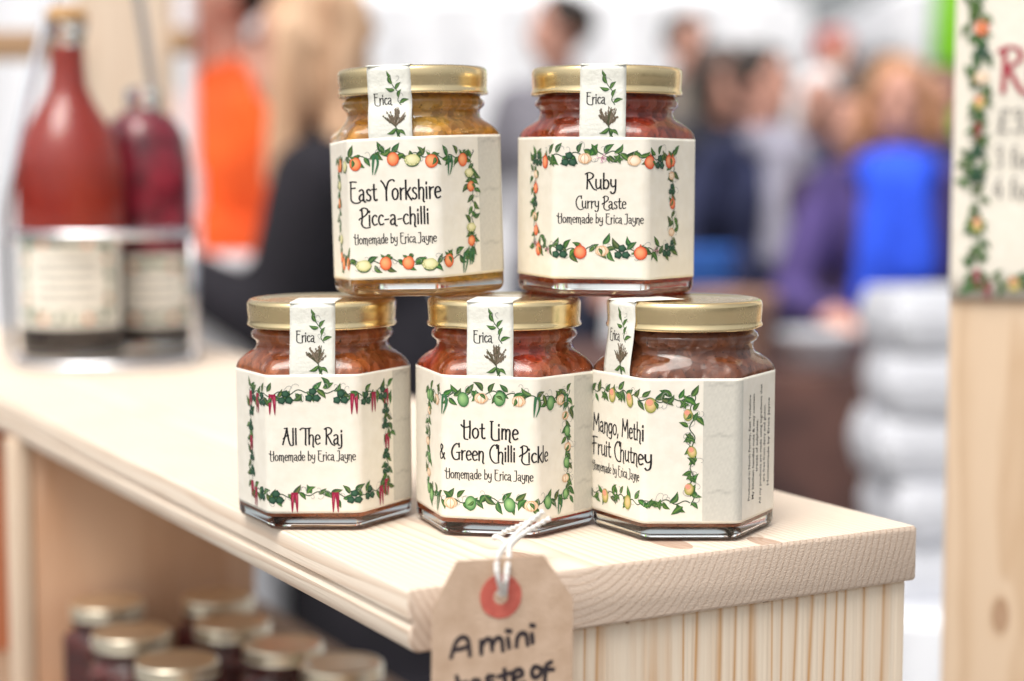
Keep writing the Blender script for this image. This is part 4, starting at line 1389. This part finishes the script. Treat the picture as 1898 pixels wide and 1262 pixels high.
def person(label, loc, h, rz, top, trousers, hair, hair_style='short', arms=None, lean=0.0, scarf=None, skin=None, head_turn=0.0, bulk=1.0, long_coat=False):
    """faces -Y before turning; measured for a height of 1.75 m and scaled"""
    root = empty("person", (loc[0], loc[1], GROUND), rz)
    k = h / 1.75
    root.scale = (k, k, k)
    tag(root, label, "person")
    skin = skin or M['skin']
    def ln(p):                                    # lean forward from the hips
        x, y, z = p
        if z > .95:
            q = z - .95
            return (x, y - q * math.sin(lean), .95 + q * math.cos(lean))
        return p
    arms = arms or {}
    Ls = {-1: ((.30, .02, 1.14), (.29, -.12, .92)), 1: ((.30, .02, 1.14), (.29, -.12, .92))}
    for s in (-1, 1):
        if s in arms: Ls[s] = arms[s]
    bm = bmesh.new()
    ellip(bm, ln((0, 0, 1.27)), (.155, .105, .20)); ellip(bm, ln((0, 0, 1.06)), (.14, .10, .17)); ellip(bm, (0, .01, .93), (.16, .115, .13))
    capsule(bm, ln((-.15, 0, 1.41)), .055, ln((.15, 0, 1.41)), .055)
    capsule(bm, ln((0, .01, 1.42)), .058, ln((0, -.005, 1.55)), .052)
    hc = Vector(ln((0, -.015, 1.635)))
    Rz = Matrix.Rotation(head_turn, 4, 'Z')
    H = lambda v: hc + Rz @ Vector(v)
    ellip(bm, H((0, .012, .02)), (.073, .092, .098), Rz)
    ellip(bm, H((0, -.022, -.045)), (.055, .066, .068), Rz)
    capsule(bm, H((0, -.082, .012)), .009, H((0, -.100, -.022)), .014, 8)
    for s in (-1, 1):
        ellip(bm, H((s * .074, .012, -.005)), (.010, .018, .030), Rz)
    capsule(bm, H((-.02, -.079, -.058)), .007, H((.02, -.079, -.058)), .007, 8)
    for s in (-1, 1):
        e, w = Ls[s]
        sh = Vector(ln((s * .175, 0, 1.41)))
        e = Vector(ln((s * e[0], e[1], e[2]))); w = Vector(ln((s * w[0], w[1], w[2])))
        capsule(bm, sh, .052, e, .040); capsule(bm, e, .040, w, .027)
        d = (w - e).normalized()
        side = d.cross(Vector((0, 0, 1)))
        side = side.normalized() if side.length > .05 else Vector((0, 1, 0))
        pc = w + d * .055
        capsule(bm, w, .026, pc, .034)
        capsule(bm, pc - side * .022, .022, pc + side * .022, .022)
        for fi, (o_, fl) in enumerate(((-.030, .062), (-.010, .075), (.010, .072), (.030, .056))):
            b0 = pc + side * o_ + d * .018
            b1 = b0 + d * fl * .6 + Vector((0, 0, -.006))
            b2 = b1 + d * fl * .35 + Vector((0, 0, -.018))
            capsule(bm, b0, .0105, b1, .0095, 7); capsule(bm, b1, .0095, b2, .0085, 7)
        th0 = w + d * .030 - side * s * .026
        capsule(bm, th0, .013, th0 + d * .040 - side * s * .028, .010, 7)
        capsule(bm, (s * .088, 0, .90), .085, (s * .095, -.01, .50), .055); capsule(bm, (s * .095, -.01, .50), .055, (s * .10, .02, .10), .036)
        capsule(bm, (s * .10, .03, .045), .036, (s * .11, -.12, .03), .028)
    body = remeshed("body", bm, skin, root, .0085)
    for s in (-1, 1):
        bm = bmesh.new()
        ellip(bm, H((s * .030, -.074, .018)), (.012, .008, .008), Rz)
        bm_obj("eye", bm, M['dark'], root, smooth=True)
    # clothes
    bm = bmesh.new()
    b = bulk
    ellip(bm, ln((0, 0, 1.27)), (.185 * b, .135 * b, .215)); ellip(bm, ln((0, 0, 1.06)), (.175 * b, .135 * b, .19)); ellip(bm, (0, .01, .90), (.19 * b, .145 * b, .13))
    capsule(bm, ln((-.15, 0, 1.405)), .075, ln((.15, 0, 1.405)), .075)
    capsule(bm, ln((0, .012, 1.42)), .078, ln((0, .01, 1.475)), .072)
    for s in (-1, 1):
        e, w = Ls[s]
        sh = ln((s * .175, 0, 1.405)); e = ln((s * e[0], e[1], e[2])); w = ln((s * w[0], w[1], w[2]))
        capsule(bm, sh, .074, e, .060); capsule(bm, e, .060, w, .046)
    if long_coat:
        ellip(bm, (0, .01, .66), (.215, .20, .34))
        ellip(bm, (0, .01, .50), (.225, .22, .20))
    remeshed("jacket", bm, top, root, .012)
    bm = bmesh.new()
    ellip(bm, (0, .01, .90), (.175, .13, .13))
    for s in (-1, 1):
        capsule(bm, (s * .09, 0, .88), .10, (s * .097, -.01, .50), .075); capsule(bm, (s * .097, -.01, .50), .075, (s * .10, .02, .11), .065)
    remeshed("trousers", bm, trousers, root, .013)
    for s in (-1, 1):
        bm = bmesh.new()
        capsule(bm, (s * .10, .035, .05), .048, (s * .113, -.14, .038), .040)
        bm_obj("shoe", bm, M['dark'], root, smooth=True)
    # hair
    bm = bmesh.new()
    ellip(bm, H((0, .028, .035)), (.084, .096, .098), Rz)
    if hair_style == 'long':
        ellip(bm, H((0, .062, -.05)), (.088, .058, .13), Rz)
        ellip(bm, H((0, .082, -.19)), (.100, .050, .15), Rz)
        for s in (-1, 1):
            capsule(bm, H((s * .078, .0, .03)), .030, H((s * .098, -.01, -.22)), .034)
    elif hair_style == 'bob':
        ellip(bm, H((0, .05, -.03)), (.092, .066, .105), Rz)
        for s in (-1, 1):
            capsule(bm, H((s * .078, .0, .03)), .026, H((s * .088, -.005, -.09)), .028)
    rnd = random.Random(int(h * 1000))
    for q in range(26):
        a = rnd.uniform(0, 2 * PI); zz = rnd.uniform(-.02, .09)
        rr_ = math.sqrt(max(.05, 1 - (zz / .10) ** 2))
        x, y = .082 * rr_ * math.cos(a), .028 + .094 * rr_ * math.sin(a)
        if y < -.045 and zz < .06: continue
        capsule(bm, H((x, y, .035 + zz)), .016, H((x * 1.03, y + .012, .01 + zz)), .010, 6)
    remeshed("hair", bm, hair, root, .009)
    if scarf:
        bm = bmesh.new()
        capsule(bm, ln((-.07, -.075, 1.46)), .05, ln((.07, -.075, 1.46)), .05)
        capsule(bm, ln((-.035, -.125, 1.43)), .055, ln((-.055, -.155, 1.13)), .058)
        capsule(bm, ln((.04, -.125, 1.43)), .052, ln((.05, -.15, 1.20)), .060)
        ellip(bm, ln((0, -.06, 1.47)), (.115, .085, .05))
        remeshed("scarf", bm, scarf, root, .012)
    return root

def cloth(name, c):
    return noise_mat(name, tuple(x * .55 for x in c), tuple(min(1, x * 1.3) for x in c), scale=7, rough=.85, bump=.3, bscale=60)
M['jeans'] = cloth("dark_denim", (.03, .035, .06))
M['blonde'] = noise_mat("blonde_hair", (.46, .25, .14), (.80, .55, .36), scale=45, rough=.5, stretch=(1, 1, .10), bump=.4)
M['ginger'] = noise_mat("ginger_hair", (.38, .17, .07), (.52, .27, .12), scale=60, rough=.5, stretch=(1, 1, .1), bump=.4)
M['brunette'] = noise_mat("dark_hair", (.015, .010, .008), (.045, .03, .022), scale=60, rough=.5, stretch=(1, 1, .1), bump=.4)
M['white_hair'] = noise_mat("white_hair", (.72, .72, .73), (.86, .86, .87), scale=60, rough=.6, stretch=(1, 1, .1), bump=.4)
M['redhair'] = noise_mat("red_knit", (.34, .05, .05), (.46, .09, .08), scale=60, rough=.8)

def at_person(px, D):
    return (X(px, D), D)
person("woman with long blonde hair in a black jacket, behind the upper left jar", at_person(730, 2.5), 1.435, R(-98), cloth("black_wool", (.02, .018, .024)), M['dark'], M['blonde'], 'long',
       arms={1: ((.24, -.10, 1.17), (.19, -.27, 1.26)), -1: ((.26, -.08, 1.16), (.18, -.28, 1.22))}, lean=R(12), bulk=1.04, long_coat=True)
person("person in a bright orange top beside the blonde woman", at_person(478, 2.95), 1.55, R(-60), cloth("orange_top", (.98, .115, .018)), M['jeans'], M['brunette'], 'short',
       arms={-1: ((.27, .02, 1.13), (.21, -.13, 1.20)), 1: ((.27, -.02, 1.12), (.18, -.16, 1.19))}, lean=R(6), bulk=1.26)
person("dark haired man in a grey jacket behind the upper right jar", at_person(1035, 5.6), 1.70, R(-35), cloth("grey_jacket", (.22, .21, .24)), M['jeans'], M['brunette'], head_turn=R(-25))
person("man in an olive grey coat right of the upper right jar", at_person(1268, 7.4), 1.80, R(20), cloth("olive_coat", (.20, .17, .145)), M['jeans'], M['brunette'])
person("dark haired man in a navy jacket with a pale scarf", at_person(1405, 4.6), 1.47, R(35), cloth("navy_jacket", (.025, .03, .075)), M['jeans'], M['brunette'], scarf=cloth("pale_scarf", (.34, .33, .40)), bulk=1.12, head_turn=R(10))
person("white haired person in a navy coat behind the navy jacket", at_person(1512, 5.4), 1.46, R(-10), cloth("navy_coat", (.045, .045, .10)), M['jeans'], M['white_hair'], 'bob')
person("person with a red knitted hat far behind the white haired person", at_person(1540, 7.2), 1.71, R(10), cloth("brown_coat", (.20, .12, .09)), M['jeans'], M['redhair'])
person("ginger haired woman with a bright blue scarf and purple coat", at_person(1660, 3.75), 1.39, R(-12), cloth("purple_coat", (.075, .05, .17)), M['jeans'], M['ginger'], 'bob',
       scarf=cloth("blue_scarf", (.03, .10, .85)), arms={-1: ((.27, -.16, 1.12), (.16, -.40, 1.10))}, bulk=1.05)

person("dark haired visitor in a black coat just right of the upper right jar", at_person(1335, 5.0), 1.50, R(30), cloth("black_coat", (.022, .022, .032)), M['dark'], M['brunette'], 'bob')
person("visitor in a dark plum coat between the navy jacket and the blue scarf", at_person(1580, 4.4), 1.36, R(-30), cloth("plum_coat", (.05, .028, .045)), M['dark'], M['brunette'], 'short')
person("far visitor in a charcoal coat left of the navy jacket", at_person(1318, 6.2), 1.58, R(-20), cloth("charcoal_coat", (.035, .035, .045)), M['dark'], M['brunette'], bulk=1.1)
person("far visitor in a midnight blue coat between the navy jacket and white hair", at_person(1465, 6.3), 1.50, R(15), cloth("midnight_coat", (.022, .026, .06)), M['dark'], M['brunette'], bulk=1.15)
person("far visitor in a dark coat between the ginger hair and the banner", at_person(1735, 5.2), 1.46, R(-25), cloth("dark_indigo_coat", (.04, .03, .08)), M['dark'], M['brunette'], bulk=1.1)
# ------------------------------------------------------------------ other stalls
brown_cloth = noise_mat("brown_cloth", (.045, .028, .028), (.15, .075, .06), scale=9, rough=.9)
white_cloth = noise_mat("white_cloth", (.70, .71, .74), (.80, .81, .84), scale=6, rough=.85)
table("stall_table", X(1400, 3.3), 3.35, 1.05, .6, GROUND + .80, M['table_wood'], M['table_wood'], "brown clothed stall table between the market visitors", cloth=brown_cloth)
table("packing_table", X(1800, 2.2) + .12, 2.35, .52, .6, GROUND + .62, M['table_wood'], M['table_wood'], "white clothed table under the stack of white food boxes", cloth=white_cloth)

def food_box(loc, rz, label, w=.145, h=.062):
    root = empty("food_box", loc, rz)
    tag(root, label, "food box", "stacked white foam boxes")
    def tub(z0, z1, s0, s1, nm):
        rings = []
        for z, s in ((z0, s0 * .96), (z0 + .003, s0), (z1 - .003, s1), (z1, s1 * .985)):
            pts = []
            r = .022
            for (sx, sy, a0) in ((1, -1, -90), (1, 1, 0), (-1, 1, 90), (-1, -1, 180)):
                for i in range(7):
                    a = R(a0 + 15 * i)
                    pts.append((sx * (s - r) + r * math.cos(a), sy * (s - r) + r * math.sin(a), z))
            rings.append(pts)
        v, f = loft(rings)
        mesh_obj(nm, v, f, M['foam'], root, sharp=40)
    tub(0, h * .52, w * .455, w * .5, "tray")
    tub(h * .53, h, w * .5, w * .455, "lid")
    return root
pt = GROUND + .62 + .0035
names = ["lowest", "second lowest", "middle one", "second from the top", "topmost"]
nb = 5
for i in range(nb):
    food_box((X(1728, 2.2) + .006 * math.sin(i * 2.1), 2.2 + .005 * math.cos(i * 3), pt + i * .0775), R(6 + 5 * math.sin(i * 1.7)), "white foam food box, %s of the stack beside the post" % names[i], w=.158 - .010 * (i % 2), h=.077)

# things on the brown stall table
def pot(name, px, py, D, r, h, mat, label, cat="pot"):
    z = GROUND + .8035
    root = empty(name, (X(px, D), D, z))
    tag(root, label, cat)
    v, f = lathe([(0, 0), (r * .7, 0), (r * .78, .004), (r, h * .9), (r * 1.05, h * .93), (r * 1.05, h), (r * .95, h), (r * .74, .01), (0, .01)], 32)
    mesh_obj("bowl", v, f, mat, root, sharp=50)
    ring = [(r * 1.02 * math.cos(2 * PI * i / 32), r * 1.02 * math.sin(2 * PI * i / 32), h) for i in range(32)]
    v, f = tube(ring, r * .05, 8, True)
    mesh_obj("rim", v, f, mat, root)
    return root
pot("serving_bowl", 1512, 620, 3.2, .07, .06, M['foam'], "white serving bowl on the brown stall table", "bowl")
pot("serving_bowl", 1345, 600, 3.2, .09, .13, noise_mat("terracotta", (.34, .19, .13), (.48, .30, .22), scale=20), "terracotta bowl on the brown stall table", "bowl")
pot("serving_bowl", 1305, 500, 3.45, .06, .20, noise_mat("blue_enamel", (.03, .12, .50), (.06, .20, .62), scale=20), "tall bright blue pot on the brown stall table", "pot")

def wood_frame():
    """timber shelving of the next stall, behind the bottles"""
    pn = wood_mat("beige_pine", 2, (120, 200, 0), 14, (.70, .56, .43), (.52, .36, .24), late=.35)
    rl = wood_mat("brown_pine", 0, (0, 60, 40), 9, (.48, .30, .17), (.32, .18, .09), late=.5)
    D = 2.0
    r = empty("timber_shelving", (X(235, D), D, GROUND))
    tag(r, "beige timber shelving of the next stall behind the bottle carrier", "shelving")
    box("back_panel", (-.055, .01, 0), (.052, .03, 1.9), pn, r, .002)
    box("rail", (-.35, -.015, -GROUND + Zat2(112, D)), (-.057, .012, -GROUND + Zat2(58, D)), rl, r, .003)
    box("bracket", (.054, -.012, -GROUND + Zat2(100, D)), (.078, .018, -GROUND + Zat2(52, D)), rl, r, .004)
    box("shelf_board", (-.36, .0, -GROUND + Zat2(700, D)), (-.057, .16, -GROUND + Zat2(690, D)), pn, r, .002)
    box("side_post", (-.37, .0, 0), (-.352, .03, 1.9), pn, r, .002)
    p = empty("marquee_pole", (X(352, 2.6), 2.6, GROUND))
    tag(p, "white metal pole left of the orange top", "pole")
    v, f = lathe([(.05, 0), (.05, .006), (.016, .008), (.014, .02), (.014, 2.4), (.0, 2.4)], 24)
    mesh_obj("pole_tube", v, f, M['white_tent'], p, sharp=50)
    v, f = lathe([(.014, 1.1), (.02, 1.1), (.02, 1.16), (.014, 1.16)], 24)
    mesh_obj("collar", v, f, M['white_tent'], p, sharp=50)
wood_frame()

table("crockery_table", X(285, 2.5), 2.56, .28, .36, GROUND + 1.03, M['table_wood'], M['table_wood'], "tall white clothed counter seen behind the bottle carrier", cloth=white_cloth)

def marquee(cx, cy, w, d, label, tint):
    root = empty("marquee", (cx, cy, GROUND))
    tag(root, label, "marquee", "white marquees across the market")
    hE, hP = 2.15, 3.1
    for sx in (-1, 1):
        for sy in (-1, 1):
            box("leg", (sx * w / 2 - .025, sy * d / 2 - .025, 0), (sx * w / 2 + .025, sy * d / 2 + .025, hE), M['white_tent'], root)
    n = 12
    V, Fc = [], []
    for i in range(n + 1):
        for j in range(n + 1):
            a, b = i / n * 2 - 1, j / n * 2 - 1
            q = max(abs(a), abs(b))
            V.append((a * (w / 2 + .03), b * (d / 2 + .03), hE + (hP - hE) * (1 - q) ** 1.15 + .004))
    for i in range(n):
        for j in range(n):
            p = i * (n + 1) + j
            Fc.append((p, p + n + 1, p + n + 2, p + 1))
    mesh_obj("canopy", V, Fc, tint, root)
    for (x0, y0, x1, y1) in ((-1, -1, 1, -1), (1, -1, 1, 1), (1, 1, -1, 1), (-1, 1, -1, -1)):
        V, Fc = [], []
        m = 24
        for i in range(m + 1):
            t = i / m
            x, y = (x0 + (x1 - x0) * t) * (w / 2 + .032), (y0 + (y1 - y0) * t) * (d / 2 + .032)
            sc = .25 + .05 * abs(math.sin(t * PI * 6))
            V += [(x, y, hE), (x, y, hE - sc)]
        for i in range(m):
            Fc.append((2 * i, 2 * i + 1, 2 * i + 3, 2 * i + 2))
        mesh_obj("valance", V, Fc, tint, root)
    V, Fc = [], []
    m = 40
    for i in range(m + 1):
        x = (i / m * 2 - 1) * (w / 2 - .03)
        y = -d / 2 - .04 + .03 * math.sin(i * 1.3)
        V += [(x, y, .02), (x, y, hE - .01)]
    for i in range(m):
        Fc.append((2 * i, 2 * i + 2, 2 * i + 3, 2 * i + 1))
    mesh_obj("front_wall", V, Fc, tint, root)
marquee(-3.4, 11.0, 3.0, 3.0, "white marquee farthest left beyond the market visitors", M['white_tent'])
marquee(0.1, 12.0, 3.2, 3.0, "white marquee in the middle beyond the market visitors", M['white_tent'])
marquee(3.7, 11.5, 3.0, 3.0, "white marquee at the right beyond the ginger haired woman", M['white_tent'])
def banner():
    D = 6.2
    root = empty("feather_banner", (X(1742, D), D, GROUND))
    tag(root, "lime green upright banner beside the price sign", "banner")
    g = noise_mat("lime_fabric", (.22, .62, .02), (.28, .70, .04), scale=5, rough=.7)
    V, Fc = [], []
    m = 24
    for i in range(m + 1):
        z = 1.25 + 1.6 * i / m
        w = .34 * (1 - .25 * (i / m) ** 3)
        for k in range(7):
            t = k / 6
            V.append((-.04 + w * t, .02 * math.sin(i * .5 + t * 3), z))
    for i in range(m):
        for k in range(6):
            a = i * 7 + k
            Fc.append((a, a + 1, a + 8, a + 7))
    o = mesh_obj("flag", V, Fc, g, root)
    so = o.modifiers.new("thickness", 'SOLIDIFY'); so.thickness = .002
    v, f = tube([(-.055, 0, .03), (-.055, 0, 2.9)], .012, 10)
    mesh_obj("pole", v, f, M['chrome'], root)
    v, f = lathe([(0, 0), (.18, 0), (.18, .02), (.03, .04), (0, .04)], 24)
    mesh_obj("base", v, f, M['dark'], root, sharp=40)
banner()
